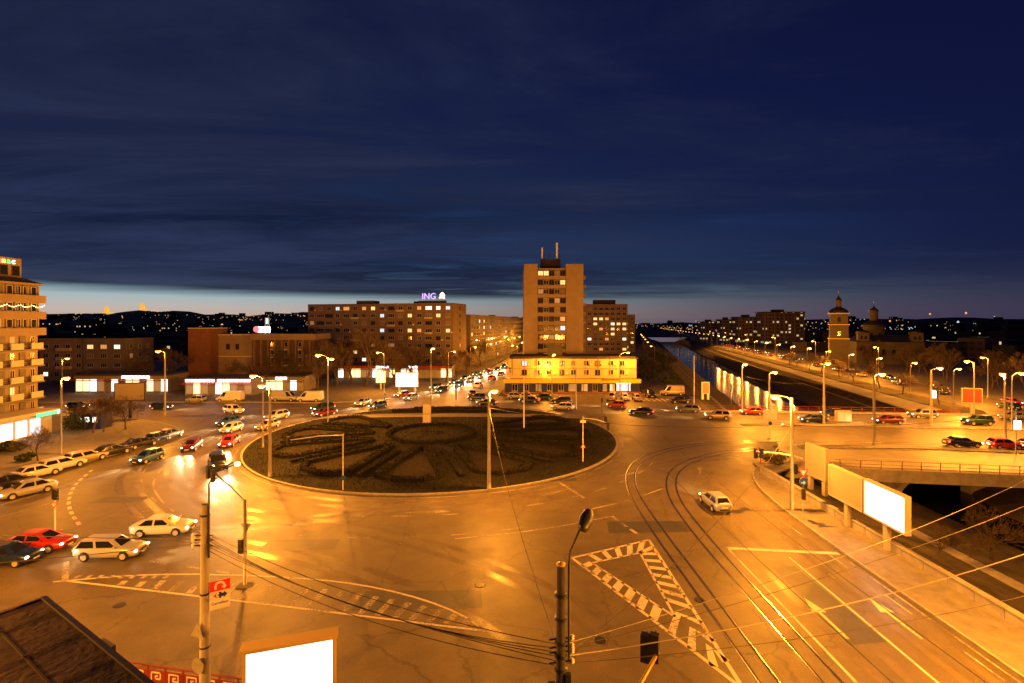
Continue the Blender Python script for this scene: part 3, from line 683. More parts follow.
# --- market pavilions
def pavilion(u0, u1, Y, top, lab, signs, red, front):
    x0, x1 = (u0-512)/F*Y, (u1-512)/F*Y
    o = thing('shop_pavilion', (x0, Y, .14), lab, 'shop', 'single-storey shops by the roundabout'); W_ = x1-x0
    MB().bb(0, W_, 0, 8, 0, top-.6).build('wall', 'wall_grey', o); MB().bb(-.3, W_+.3, -1.0, 8, top-.6, top-.3).build('roof', 'roof_dark', o)
    MB().bb(-.1, W_+.1, -.55, -.003, top-1.4, top-.61).build('fascia', red, o)
    n = max(4, int(W_/1.7)); st = W_/n
    for i in range(n):
        if rw.random() < front: MB().bb(i*st+.12, (i+1)*st-.12, -.06, -.004, .4, top-1.55).build('shop_window', rw.choice(['shop_light', 'shop_warm', 'shop_warm', 'lit_dim']), o)
        else: MB().bb(i*st+.12, (i+1)*st-.12, -.06, -.004, .2, top-1.55).build('shutter', 'galv', o)
        MB().bb(i*st-.06, i*st+.06, -.12, -.004, 0, top-1.45).build('mullion', 'frame_white', o)
    for (a, b_) in signs:
        c = 0; x_ = a*W_
        while x_ < b_*W_-.4: MB().bb(x_, x_+.78, -.72, -.56, top-1.25, top-.55).build('sign_letter_box', 'neon_white', o); x_ += 1.0
    MB().bb(-.2, W_+.2, -1.9, -.56, top-1.7, top-1.62).build('awning', 'awning_red', o)
    return o
pavilion(76, 168, 126, 4.9, 'long shop pavilion with warm windows behind the dark billboard', [(.52, .83)], 'wall_grey', .7)
pavilion(186, 252, 121, 4.6, 'shop pavilion with red fascia and two strips of white sign letters', [(.02, .45), (.50, .97)], 'awning_red', .8)
pavilion(262, 304, 128, 4.4, 'short shop front at the foot of the pilastered hall', [(.35, .6)], 'wall_grey', .6)
pavilion(338, 452, 158, 4.6, 'row of shops under the long apartment block behind bare trees', [(.34, .44), (.62, .70)], 'awning_red', .55)
# --- the long prefabricated block with the rooftop sign
P0, P1 = at(308, 300, 192), at(453, 300, 178); ang = math.atan2(P1.y-P0.y, P1.x-P0.x); W_ = (Vector((P1.x, P1.y))-Vector((P0.x, P0.y))).length
b3 = thing('apartment_building', (P0.x, P0.y, 0), 'long eight-storey prefabricated apartment block with a lit purple rooftop sign', 'building', rz=ang)
shell(b3, W_, 14, 24.2, 'wall_panel', parapet=.4)
npn = 16; st = W_/npn
pm = MB().bb(-st/2+.04, st/2-.04, -.07, -.004, -1.30, 1.30).mesh('panel', ['wall_panel'])
lits = {(0, 3): 'lit_cool', (0, 4): 'lit_orange', (0, 6): 'lit_orange', (0, 7): 'lit_yellow', (0, 12): 'lit_orange', (0, 13): 'lit_white', (0, 14): 'lit_white', (0, 15): 'lit_cool', (1, 8): 'lit_cool', (1, 11): 'lit_yellow', (1, 14): 'lit_yellow', (3, 8): 'lit_cool', (3, 11): 'lit_yellow', (3, 12): 'lit_orange', (3, 15): 'lit_yellow', (5, 9): 'lit_dim', (2, 0): 'lit_dim', (6, 5): 'lit_yellow'}
for r_ in range(8):
    z_ = 22.75-r_*2.68
    for c in range(npn):
        x_ = (c+.5)*st; place('panel', pm, b3, (x_, 0, z_))
        if c in (1, 2) and r_ > 0 and r_ < 7: wd, nn = 3.2, 4
        elif c in (4, 9, 13): wd, nn = 2.5, 3
        else: wd, nn = 1.7, 2
        win(b3, wd, 1.35, x_, -.09, z_+.1, 0, nn, lits.get((r_, c)) or (rlit(.03)), 'frame_white' if (r_+c) % 3 else 'frame_brown')
        if (r_, c) in ((0, 10), (1, 5), (1, 13), (2, 9), (4, 5), (3, 13)): MB().bb(x_-1.4, x_+1.4, -1.0, -.08, z_-1.1, z_-.45).build('balcony', 'wall_white', b3)
        if rw.random() < .12: MB().bb(x_+1.15, x_+1.65, -.45, -.08, z_-.7, z_-.3).build('air_conditioner', 'white_metal', b3)
pm2 = MB().bb(.004, .07, .04, 4.62, -1.30, 1.30).mesh('panel', ['wall_panel'])
for r_ in range(8):
    for c in range(3):
        place('panel', pm2, b3, (W_, c*4.66, 22.75-r_*2.68))
        if c == 1: win(b3, .9, 1.3, W_+.09, 7.0, 22.85-r_*2.68, PI/2, 1, rlit(.1), 'frame_brown')
MB().bb(W_*.3, W_*.42, 5, 10, 24.3, 26.0).build('roof_hut', 'wall_grey', b3); MB().bb(W_*.72, W_*.9, 3, 9, 24.3, 25.4).build('roof_hut', 'roof_dark', b3)
place('sign_letters', text_mesh('ING', 3.1, 'neon_purple', .12), b3, (W_*.835, 1.2, 27.0))
# heraldic lion emblem, as seen: a bright upright shape of rounded masses
m = MB()
for (x_, z_, rx, rz_) in ((0, 0, .75, .55), (-.35, .65, .45, .5), (.5, .75, .35, .55), (.1, 1.15, .42, .40), (-.75, -.35, .35, .30), (.85, .2, .28, .5), (.75, -.55, .4, .25)):
    m.v += [(x_+rx*math.cos(2*PI*i/10), -.08, z_+rz_*math.sin(2*PI*i/10)) for i in range(10)]+[(x_+rx*math.cos(2*PI*i/10), .08, z_+rz_*math.sin(2*PI*i/10)) for i in range(10)]
    b0 = len(m.v)-20; fs = [tuple(range(b0+9, b0-1, -1)), tuple(range(b0+10, b0+20))]+[(b0+i, b0+(i+1) % 10, b0+10+(i+1) % 10, b0+10+i) for i in range(10)]
    m.f += fs; m.m += [0]*12; m.sm += [False]*12
m.build('sign_emblem', 'neon_orange', b3, (W_*.835+5.0, 1.2, 26.9))
MB().bb(W_*.835-4, W_*.835+6.8, .9, 1.15, 24.65, 25.5).build('sign_base', 'dark_metal', b3)
# --- receding block along the north avenue
b4 = thing('apartment_building', (-17, 206, 0), 'grey apartment block receding along the avenue beside the long panel block', 'building', rz=math.atan2(124, 23.5))
shell(b4, 126, 14, 20.5, 'wall_grey', y0=0)
for r_ in range(7):
    for c in range(30): win(b4, 1.9, 1.4, 2.5+c*4.15, -.03, 18.3-r_*2.75, 0, 2, rlit(.13))
# --- tower behind the yellow building
b5 = thing('tower_block', (3.6, 152, 0), 'tall twelve-storey tower with blank side bays and rooftop antennas', 'building')
TW = 17.8; TH = 35.0
MB().bb(0, TW, .6, 16, -.2, TH-1.0).build('wall', 'wall_cream', b5)
MB().bb(-.0, 4.1, -.3, .598, -.1, TH+.2).build('blank_bay', 'wall_cream', b5); MB().bb(12.6, TW, -.3, .598, -.1, TH+.2).build('blank_bay', 'wall_cream', b5)
MB().bb(.2, TW-.2, .8, 15.8, TH-1.0, TH-.9).build('roof', 'roof_dark', b5)
tl = {(0, 0): 'lit_yellow', (1, 4): 'lit_yellow', (5, 4): 'lit_orange', (2, 0): 'lit_dim', (7, 2): 'lit_dim', (3, 3): 'lit_dim'}
for r_ in range(12):
    z_ = 32.4-r_*2.75
    MB().bb(4.13, 12.57, -.15, .597, z_-1.75, z_-.78).build('spandrel', 'wall_cream', b5)
    MB().bb(4.13, 12.57, .3, .598, z_-.78, z_+1.0).build('infill', 'frame_brown', b5)
    for c in range(5): win(b5, 1.55, 1.45, 5.0+c*1.67, .27, z_+.08, 0, 2, tl.get((r_, c)) or rlit(.05), 'frame_white' if c % 2 else 'frame_brown')
    for c in range(3): MB().bb(TW+.003, TW+1.1, 2.5+c*4.5, 5.4+c*4.5, z_-1.5, z_-.5).build('balcony', 'wall_cream', b5); win(b5, 1.6, 1.4, TW+.02, 4+c*4.5, z_+.2, PI/2, 2, rlit(.12))
MB().bb(5.5, 11.5, 5, 10, TH-.9, TH+2.4).build('roof_hut', 'roof_dark', b5)
for (x_, h_, r_) in ((5.8, 5.0, .22), (10.4, 6.5, .30), (11.3, 3.0, .08), (8.2, 3.6, .05), (6.6, 3.4, .05), (.6, 2.0, .05)):
    MB().tube([(x_, 6, TH-.9), (x_, 6, TH+1.0+h_)], r_, 8).build('antenna', 'white_metal' if r_ > .1 else 'dark_metal', b5)
# --- block behind the tower
b6 = thing('apartment_building', (41, 281, 0), 'brown apartment block with many lit windows just right behind the tower', 'building', rz=-.04)
shell(b6, 23, 14, 27.5, 'wall_pink'); MB().bb(5, 17, 4, 10, 27.6, 30.5).build('roof_hut', 'roof_dark', b6)
for r_ in range(9):
    for c in range(7): win(b6, 2.1, 1.5, 2+c*3.2, -.03, 25.4-r_*2.8, 0, 2, rlit(.26, ('lit_yellow', 'lit_yellow', 'lit_white', 'lit_orange')))
    MB().bb(6.5, 16.5, -.9, -.004, 25.4-r_*2.8-1.5, 25.4-r_*2.8-.85).build('balcony', 'wall_cream', b6)
b6b = thing('apartment_building', (66, 300, 0), 'dark narrow block at the right shoulder of the brown apartment block', 'building')
shell(b6b, 7, 20, 22, 'wall_grey')
for r_ in range(7):
    for c in range(2): win(b6b, 1.8, 1.5, 2+c*3.2, -.03, 20-r_*2.8, 0, 2, rlit(.1))
# --- yellow two-storey house over a blue shop front
YB = 126.5; x0 = (506-512)/F*YB; x1 = (638-512)/F*YB
b7 = thing('shop_building', (x0, YB, .14), 'long yellow building with blue shop front and bright yellow fascia', 'building')
Wd = x1-x0; ZT = zat(357.5, YB)-.14
MB().bb(1.2, Wd-.4, 0, 11, 0, ZT-.3).build('wall', 'wall_yellow', b7)
MB().bb(.9, Wd-.1, -.35, 11.3, ZT-.3, ZT-.05).build('cornice', 'roof_dark', b7)
MB().bb(1.3, Wd-.5, .2, 10.8, ZT-.05, ZT+.25).build('roof', 'roof_dark', b7)
MB().bb(1.25, Wd-.45, -.12, -.003, ZT-2.85, ZT-2.70).build('string_course', 'wall_cream', b7)
for i in range(10): MB().bb(1.5+i*3.05, 1.68+i*3.05, -.1, -.003, 4.2, ZT-.3).build('downpipe', 'wall_cream', b7)
for r_ in range(2):
    for c in range(9):
        x_ = 4.6+c*3.05+(.25 if c % 2 else 0); lt_ = {(0, 0): 'lit_cool', (0, 3): None}.get((r_, c), rlit(.05))
        win(b7, 1.25, 1.35, x_, -.04, ZT-1.45-r_*2.25, 0, 2, lt_, 'frame_white' if c % 3 else 'frame_brown')
        if rw.random() < .35: MB().bb(x_+.9, x_+1.4, -.4, -.02, ZT-1.9-r_*2.25, ZT-1.5-r_*2.25).build('air_conditioner', 'white_metal', b7)
MB().bb(-.6, Wd+.3, -2.2, -.003, 3.35, 3.5).build('canopy', 'roof_dark', b7)
for i in range(8): MB().bb(-.5+i*(Wd+.7)/8, -.54+(i+1)*(Wd+.7)/8, -2.28, -2.202, 2.6, 3.55).build('fascia_panel', 'fascia_yellow', b7)
MB().bb(-.3, Wd, -1.6, -.004, 0, 3.34).build('shop_front', 'shop_blue', b7)
for i, (x_, w_, kd) in enumerate([(2.2, 1.4, 'car_glass'), (5, 1.4, 'car_glass'), (8, 1.3, 'lit_dim'), (10.8, 1.2, None), (13.6, 1.3, None), (16.4, 1.9, 'lit_dim'), (19.4, 1.5, 'lit_orange'), (22.0, 1.2, None), (24.4, 1.0, 'lit_dim'), (26.2, 1.2, 'lit_yellow'), (29.0, 3.6, 'lit_cool')]):
    o = MB()
    win(b7, w_, 1.75, x_, -1.62, 1.45, 0, 2 if w_ < 2 else 3, kd)
MB().bb(27.2, 30.8, -1.72, -1.66, 2.35, 2.55).build('light_strip', 'shop_light', b7)
for i in range(9): MB().bb(.4+i*3.7, .58+i*3.7, -2.15, -1.95, 0, 3.34).build('canopy_post', 'dark_metal', b7)
MB().bb(-.6, Wd+.3, -2.9, -1.602, 0, .35).build('plinth', 'brick_wall', b7)
sg = MB()
for i in range(24):
    x_ = i*.17; sg.tube([(x_, 0, .16*math.sin(i*1.3)+.12), (x_+.17, 0, .16*math.sin((i+1)*1.3)+.12)], .05, 4)
sg.tube([(-.2, 0, .5), (.1, 0, -.2)], .05, 4)
sg.build('sign_script', 'dark_metal', b7, (Wd-9.2, -2.34, 3.35))
MB().bb(6.2, 10.0, .1, .18, ZT+.3, ZT+3.2).build('wall_board', 'roof_dark', b7, (4.4, 3, 0))
# --- riverside apartment blocks far right
for i, (u0, u1, vt, Y, lab) in enumerate([(702, 722, 322, 520, 'farthest of the four riverside apartment blocks'), (722, 737, 320, 480, 'narrow second riverside apartment block from the avenue end'), (738, 763, 317.5, 450, 'third riverside apartment block, left of the widest'), (764, 805, 312.5, 420, 'widest riverside apartment block nearest the church')]):
    x_ = (u0-512)/F*Y; w_ = (u1-u0)/F*Y-1; o = thing('apartment_building', (x_, Y, 0), lab, 'building', rz=-.05)
    h_ = zat(vt, Y); MB().bb(0, w_, 0, 16, -.2, h_).build('wall', 'far_block', o); MB().bb(-.4, w_+.4, -.4, 16.4, h_, h_+.7).build('roof', 'roof_dark', o)
    MB().bb(w_*.3, w_*.55, 4, 10, h_+.7, h_+2.6).build('roof_hut', 'roof_dark', o)
    for k_ in range(int(w_/8)): MB().bb(k_*8+.2, k_*8+1.1, -.6, -.003, -.1, h_).build('pilaster', 'wall_grey', o)
# --- church
cy = 208; CK = cy/165
ct = thing('bell_tower', ((838.5-512)/F*cy, cy, 0), 'cream church bell tower with dark dome and lantern', 'bell tower', rz=-.50); ct.scale = (CK*.84, CK*.84, 1)
z1, z2, z3 = zat(350, cy), zat(324.5, cy), zat(313, cy)
MB().bb(-3.5, 3.5, -3.5, 3.5, -.2, z1-3).build('base', 'church_wall', ct); MB().bb(-3.2, 3.2, -3.2, 3.2, z1-3, zat(338.4, cy)).build('lower_stage', 'church_wall', ct)
MB().bb(-3.0, 3.0, -3.0, 3.0, zat(338.4, cy), z2).build('middle_stage', 'church_wall', ct); MB().bb(-2.85, 2.85, -2.85, 2.85, z2, z3).build('belfry', 'church_wall', ct)
for z_ in (zat(338.4, cy), z2, z3-.2): MB().bb(-3.4, 3.4, -3.4, 3.4, z_-.2, z_+.15).build('cornice', 'wall_white', ct)
def arch_window(par, x, y, z, w_, h_, mt='glass', rz=0.0):
    m = MB(); P = [(-w_/2, 0)]+[(w_/2*math.cos(PI-PI*i/8), h_*.65+w_/2*math.sin(PI*i/8)) for i in range(9)]+[(w_/2, 0)]
    m.v = [(p[0], -.05, p[1]) for p in P]+[(p[0], .05, p[1]) for p in P]; n = len(P)
    m.f = [tuple(range(n-1, -1, -1))[::-1][::-1]]+[(i, n+i, n+(i+1) % n, (i+1) % n) for i in range(n)]; m.m = [0]*len(m.f); m.sm = [False]*len(m.f)
    return m.build('window', mt, par, (x, y, z), rz)
for z_, y_ in ((z2+.9, -2.87), (zat(338.4, cy)+1.2, -3.02)):
    arch_window(ct, 0, y_, z_, 1.1, 2.4); arch_window(ct, -y_, 0, z_, 1.1, 2.4, rz=PI/2); arch_window(ct, y_, 0, z_, 1.1, 2.4, rz=-PI/2)
MB().lathe([(3.4, 0), (3.3, .4), (2.9, 1.2), (2.0, 1.9), (1.2, 2.2), (1.15, 2.4)], 16, (0, 0, z3)).build('dome', 'church_roof', ct)
MB().lathe([(.95, 0), (.95, 2.6), (1.1, 2.7)], 12, (0, 0, z3+2.3)).build('lantern', 'church_wall', ct)
MB().lathe([(1.25, 0), (.9, .7), (.35, 1.5), (.12, 2.2), (.02, 2.3)], 12, (0, 0, z3+5.0)).build('lantern_dome', 'church_roof', ct)
m = MB(); m.tube([(0, 0, z3+7), (0, 0, z3+9.2)], .08, 5); m.tube([(-.45, 0, z3+8.4), (.45, 0, z3+8.4)], .07, 5); m.build('cross', 'gold', ct)
CY = 217; ch = thing('church', ((886-512)/F*CY, CY, 0), 'cream church with domed drum lantern and corner turrets', 'church', rz=-.45); ch.scale = (CK, CK, 1)
MB().bb(-9, 9.5, -4, 16, -.2, 9.5).build('nave', 'church_wall', ch)
m = MB(); m.add([(-9.5, -4.5, 9.5), (10, -4.5, 9.5), (10, 16.5, 9.5), (-9.5, 16.5, 9.5), (-6, 0, 12.2), (6.5, 0, 12.2), (6.5, 12, 12.2), (-6, 12, 12.2)], [(0, 1, 5, 4), (1, 2, 6, 5), (2, 3, 7, 6), (3, 0, 4, 7), (4, 5, 6, 7)]); m.build('roof', 'church_roof', ch)
zd = zat(339, CY); xd = (878-886)/F*172
MB().lathe([(3.2, 0), (3.2, 5.4), (3.5, 5.5), (3.5, 5.8)], 12, (xd, 4, zd-.5)).build('drum', 'church_wall', ch)
MB().lathe([(3.9, 0), (3.6, .9), (2.6, 1.9), (1.5, 2.5), (1.4, 2.7)], 14, (xd, 4, zd+5.3)).build('dome', 'church_roof', ch)
MB().lathe([(1.25, 0), (1.25, 4.1), (1.5, 4.2)], 10, (xd, 4, zd+7.9)).build('lantern', 'church_wall', ch)
MB().lathe([(1.6, 0), (1.1, .8), (.4, 1.6), (.1, 2.3), (.02, 2.4)], 10, (xd, 4, zd+12.1)).build('lantern_dome', 'church_roof', ch)
m = MB(); m.tube([(xd, 4, zd+14.3), (xd, 4, zd+16.3)], .08, 5); m.tube([(xd-.4, 4, zd+15.6), (xd+.4, 4, zd+15.6)], .07, 5); m.build('cross', 'gold', ch)
for k_ in range(8):
    a = PI/8+k_*PI/4; arch_window(ch, xd+3.22*math.cos(a), 4+3.22*math.sin(a), zd+.7, .9, 2.4, rz=a+PI/2)
for (x_, y_) in ((7.6, -2.5), (-7, -2.5)):
    MB().bb(x_-1.6, x_+1.6, y_-1.6, y_+1.6, 9.6, 13.4).build('turret', 'church_wall', ch); MB().lathe([(2.2, 0), (1.6, .7), (.1, 1.3)], 10, (x_, y_, 13.4)).build('turret_roof', 'church_roof', ch)
    for d in (-.6, .6): arch_window(ch, x_+d, y_-1.62, 10.6, .6, 1.8)
for i in range(6): arch_window(ch, -7+i*2.8, -4.02, 4.0, 1.0, 3.0)
# --- distant lit landmarks on the left ridge
for (u, vt, lab, wd) in ((108, 308.5, 'floodlit golden monastery with long wall on the left ridge', 40), (143, 308, 'floodlit golden domed church on the left ridge, the right one', 22)):
    az = math.atan((u-512)/F); R_ = 2560; X_, Y_ = R_*math.sin(az), R_*math.cos(az); z_ = hill_z(R_, az)
    o = thing('hilltop_church', (X_, Y_, z_), lab, 'church', 'floodlit churches on the ridge')
    MB().bb(-wd/2, wd/2, -5, 5, -6, 8).build('wall', 'floodlit', o); MB().lathe([(8, 0), (8, 12), (9, 12.5)], 10, (-wd*.12, 0, 8)).build('drum', 'floodlit', o)
    MB().lathe([(9, 0), (7.5, 4), (4, 8), (1, 11), (.1, 14)], 10, (-wd*.12, 0, 20.5)).build('dome', 'floodlit', o)
# --- the city beyond: far-off mass of roofs and lights
cb = MB(); rc = random.Random(5); spots = []
for i in range(420):
    az = math.radians(rc.uniform(-48, 48)); R_ = rc.choice([rc.uniform(330, 700), rc.uniform(500, 1400), rc.uniform(900, 2500)])
    X_, Y_ = R_*math.sin(az), R_*math.cos(az)
    if abs(X_-(93+(Y_-328)*.25+25)) < 48 and Y_ < 900: continue
    z_ = hill_z(R_, az); w_ = rc.uniform(10, 34); h_ = rc.uniform(4, 11) if R_ < 700 else rc.uniform(5, 15)
    cb.box((X_, Y_, z_+h_/2-1), (w_, rc.uniform(9, 16), h_+2), rc.choice([0, 1, 1]), rc.uniform(-.4, .4)); spots.append((X_, Y_, z_+h_))
o = cb.build('distant_city', ['far_wall', 'far_block_dark']); tag(o, 'dark mass of far city roofs below the horizon', 'city', kind='stuff')
cl = MB()
def blip(p, s_, mi): cl.add([(p[0]-s_, p[1], p[2]), (p[0], p[1]-s_, p[2]), (p[0]+s_, p[1], p[2]), (p[0], p[1]+s_, p[2]), (p[0], p[1], p[2]-s_), (p[0], p[1], p[2]+s_)], [(0, 1, 5), (1, 2, 5), (2, 3, 5), (3, 0, 5), (1, 0, 4), (2, 1, 4), (3, 2, 4), (0, 3, 4)], mi)
for i in range(62):
    side = rc.random()
    az = math.radians(rc.uniform(-46, -17) if side < .45 else (rc.uniform(5, 18) if side < .55 else rc.uniform(16, 46)))
    R_ = rc.uniform(450, 2600); da, dr = rc.uniform(-.012, .012), rc.uniform(-30, 30); mi = rc.choice([0, 0, 0, 0, 1] if side < .55 else [0, 0, 1]); sz = rc.choice([.3, .38, .5])
    for j in range(rc.randint(2, 11)):
        a_, r_ = az+da*j*rc.uniform(.7, 1.3), min(2690, max(430, R_+dr*j)); z_ = hill_z(r_, a_)+rc.uniform(5, 9)
        blip((r_*math.sin(a_), r_*math.cos(a_), z_), r_/F*sz*rc.uniform(.7, 1.2), mi if rc.random() < .85 else rc.choice([0, 1, 2]))
for (u, v, R_, s_) in ((890, 321, 1500, 1.1), (897, 320.5, 1500, 1.0), (904, 320, 1500, 1.2), (930, 314, 2400, 1.1), (966, 313, 2400, 1.3), (972, 335, 900, 1.3), (978, 333, 900, 1.8), (984, 334, 900, 1.2), (958, 322, 1400, 1.4), (1014, 322, 1300, 1.5), (1020, 324, 1300, 1.2), (222, 325, 1300, 1.6), (240, 327, 1300, 1.3), (250, 328, 1300, 1.2), (205, 326, 1000, 1.0), (95, 320, 1800, 1.0), (13+1000, 346, 500, 1.4), (1018, 340, 500, 1.5)):
    p = at(u, v, R_); blip(p, R_/F*s_, 1 if u > 950 and v > 320 else 0)
o = cl.build('distant_city_lights', ['far_amber', 'far_white', 'far_red']); tag(o, 'scattered amber and white lights of the far city', 'lights', kind='stuff')
# ------------------------------------------------------------------ street lamps
def street_lamp(base, h, arm, label, group, power=2600., style='steel', light=True, second=None, colour=SODIUM):
    o = thing('street_lamp', base, label, 'street lamp', group)
    pr = (.13, .08) if style == 'steel' else (.19, .12)
    MB().tube([(0, 0, 0), (0, 0, .9), (0, 0, h)], [pr[0]*1.15, pr[0], pr[1]], 10).build('pole', 'galv' if style == 'steel' else 'pole_concrete', o)
    MB().box((0, 0, .12), (.42, .42, .24)).build('base_plate', 'concrete', o)
    for a in [arm]+([second] if second else []):
        a = Vector(a); tip = Vector((0, 0, h))+a
        MB().tube([(0, 0, h-.5), (a.x*.15, a.y*.15, h+a.z*.35), (a.x*.6, a.y*.6, h+a.z*.9), tip], .045, 7).build('arm', 'galv', o)
        an = math.atan2(a.y, a.x); hd = MB()
        hd.box((0, 0, .03), (.78, .30, .12)); hd.box((.05, 0, .11), (.5, .22, .06))
        ho = hd.build('lamp_head', 'galv', o, tip, an)
        MB().lathe([(.02, -.30), (.22, -.26), (.36, -.12), (.36, -.0)], 10, (.06, 0, -.035)).build('bulb', 'bulb' if light is not None else 'lens_off', ho)
        if light:
            L_ = bpy.data.lights.new('lamp_light', 'POINT'); L_.energy = power*.72; L_.color = colour; L_.shadow_soft_size = .14
            lo = bpy.data.objects.new('lamp_light', L_); COL.objects.link(lo); lo.parent = ho; lo.location = (.06, 0, -.56)
    return o
def lamp_px(uh, vh, ub, vb, label, power=2600., style='steel', second=None, dy=0.0):
    p = G(ub, vb); top = at(uh, vh, p.y+dy); a = (top.x-p.x, dy, .35); h = top.z-.15
    return street_lamp((p.x, p.y, 0.0), h, a, label, 'sodium street lamps round the junction', power, style, True, second)
lamp_px(66, 379, 61, 455, 'street lamp beside the parked cars at the left kerb', 1200)
lamp_px(67, 359, 62, 405, 'street lamp behind the left corner tree, near the low block', 1200)
lamp_px(158, 352, 165, 416, 'street lamp left of the brick tower with arm towards left', style='concrete')
lamp_px(253, 377, 263, 449, 'left of two close street lamps on island\'s left tip')
lamp_px(262, 387, 270, 478, 'pale tall street lamp with boxes at the island\'s left edge', 3000, style='concrete')
lamp_px(318, 356, 328, 426, 'street lamp on the far left rim of the island', second=(.5, .2, -.3))
lamp_px(378, 353, 384, 394, 'street lamp among the bare trees before the long block')
lamp_px(433, 349, 431, 399, 'street lamp beside the lit billboard at the avenue mouth')
lamp_px(494, 392, 489, 490, 'pale street lamp standing on the near edge of the island', 2800, 'concrete')
lamp_px(554, 355, 552, 396, 'street lamp in front of the yellow building\'s middle', 900)
lamp_px(547, 365, 541, 394, 'lower street lamp left of middle before the yellow building', 600)
lamp_px(628, 353, 620, 396, 'street lamp at the right end of the yellow building', 2000)
lamp_px(745, 365, 742, 411, 'leftmost street lamp on the bridge\'s far railing', style='concrete')
lamp_px(775, 373, 769, 419, 'second street lamp along the bridge, beside a white sign', 1800, style='concrete')
lamp_px(828, 364, 824, 424, 'street lamp on the tram median at the bridge centre', 1900, style='concrete')
lamp_px(882, 375, 874, 446, 'nearest tall street lamp on the east road median', 2100, 'concrete')
lamp_px(940, 369, 931, 427, 'street lamp right of the utility cabinet on the east road', 1900, style='concrete')
lamp_px(967, 362, 974, 422, 'street lamp by the red billboard beyond the bridge')
lamp_px(1003, 375, 1005, 444, 'street lamp beside the red cars on the east road', 2000, 'concrete')
lamp_px(1021, 374, 1012, 430, 'street lamp at the right edge of the east road')
# unseen street lamps added to brighten the near road
for (x_, y_, lab, a) in ((27.6, 23.5, 'added unseen street lamp on the right pavement by the parapet near the camera', (-2.2, 0, .4)), (-33, 20.5, 'added unseen street lamp on near pavement at the far left', (0.4, 2.2, .4)), (-26, 9.0, 'left added unseen street lamp on the near pavement below the camera', (.3, 1.6, .4)), (20, 7.0, 'right added unseen street lamp on the near pavement below the camera', (.3, 1.6, .4)), (27.8, 5, 'added unseen street lamp on right pavement behind the camera', (-2.2, 0, .4)), (-58, 36, 'added unseen street lamp along the left street beyond the frame', (1.8, 0, .4))):
    street_lamp((x_, y_, .12), 9.6 if x_ > -4 and x_ < 0 else 10.2, a, lab, 'sodium street lamps round the junction', 5600 if x_ == 20 else (4200 if x_ < 27 else 3600))
# rows along the riverside boulevard and the north avenue
for i in range(36):
    y_ = 108+i*16+(i*i)*.25; x_ = 94+(y_-101)*.2205
    street_lamp((x_-1.3, y_, .1), 7.4, (1.2, 0, .3), f'{ORD[i]} lamp from the bridge along the boulevard\'s river side', 'riverside boulevard lamps', 2300, light=True if y_ < 400 else False)
    if i % 3 == 0: street_lamp((x_+14.5, y_+9, .1), 9.2, (-1.2, 0, .3), f'{ORD[i//3]} lamp from the bridge along the boulevard\'s church side', 'riverside boulevard lamps', 1500, light=True if y_ < 330 else False)
for i in range(9):
    y_ = 140+i*26; f_ = (y_-121)/69; xl = -20.5+f_*10.5 if y_ < 190 else -10+(y_-190)*.122
    street_lamp((xl, y_, .12), 9.3, (1.6, 0, .3), f'{ORD[i]} lamp up the north avenue on its left side', 'north avenue lamps', 1100, light=y_ < 300)
    if i not in (0,): street_lamp((xl+15.5, y_+12, .12), 9.3, (-1.6, 0, .3), f'{ORD[i]} lamp up the north avenue on its right side', 'north avenue lamps', 1100, light=y_ < 300)
for i in range(6):
    y_ = 190+i*40; x_ = 39.5+(y_-101)*.236-7
    street_lamp((x_, y_, .1), 8.5, (-1.2, 0, .3), f'{ORD[i]} lamp along the dark left river bank', 'left bank lamps', 1500, light=False)
# ------------------------------------------------------------------ traffic signals, signs, poles
def signal_head(par, loc, rz, lit=None, name='signal_head'):
    o = MB().box((0, 0, 0), (.30, .24, .92)).build(name, 'black_plastic', par, loc, rz)
    for i, c in enumerate(('red', 'amber', 'green')):
        z_ = .29-i*.29
        mt = {'red': 'sig_red', 'amber': 'lens_amber', 'green': 'lens_green'}[c] if lit == c else 'sig_dark'
        MB().lathe([(.105, 0), (.105, .02), (.01, .03)], 12).build('lens', mt, o, (0, -.125, z_)).rotation_euler.x = PI/2
        v_ = MB(); n = 8
        v_.add([(.12*math.cos(PI*k_/n), -.13, z_+.12*math.sin(PI*k_/n)) for k_ in range(n+1)]+[(.11*math.cos(PI*k_/n), -.30, z_+.11*math.sin(PI*k_/n)) for k_ in range(n+1)], [(k_, k_+1, n+2+k_, n+1+k_) for k_ in range(n)])
        v_.build('visor', 'black_plastic', o)
    return o
def disc(par, name, loc, r_, mats, rz=0.0, back='galv'):
    """round plate facing local -Y"""
    m = MB(); n = 20; m.v = [(r_*math.cos(2*PI*k_/n), -.015, r_*math.sin(2*PI*k_/n)) for k_ in range(n)]+[(r_*math.cos(2*PI*k_/n), .015, r_*math.sin(2*PI*k_/n)) for k_ in range(n)]
    m.f = [tuple(range(n)), tuple(range(2*n-1, n-1, -1))]+[(k_, n+k_, n+(k_+1) % n, (k_+1) % n) for k_ in range(n)]; m.m = [0, 1]+[1]*n; m.sm = [False]*(n+2)
    return m.build(name, [mats, back], par, loc, rz)
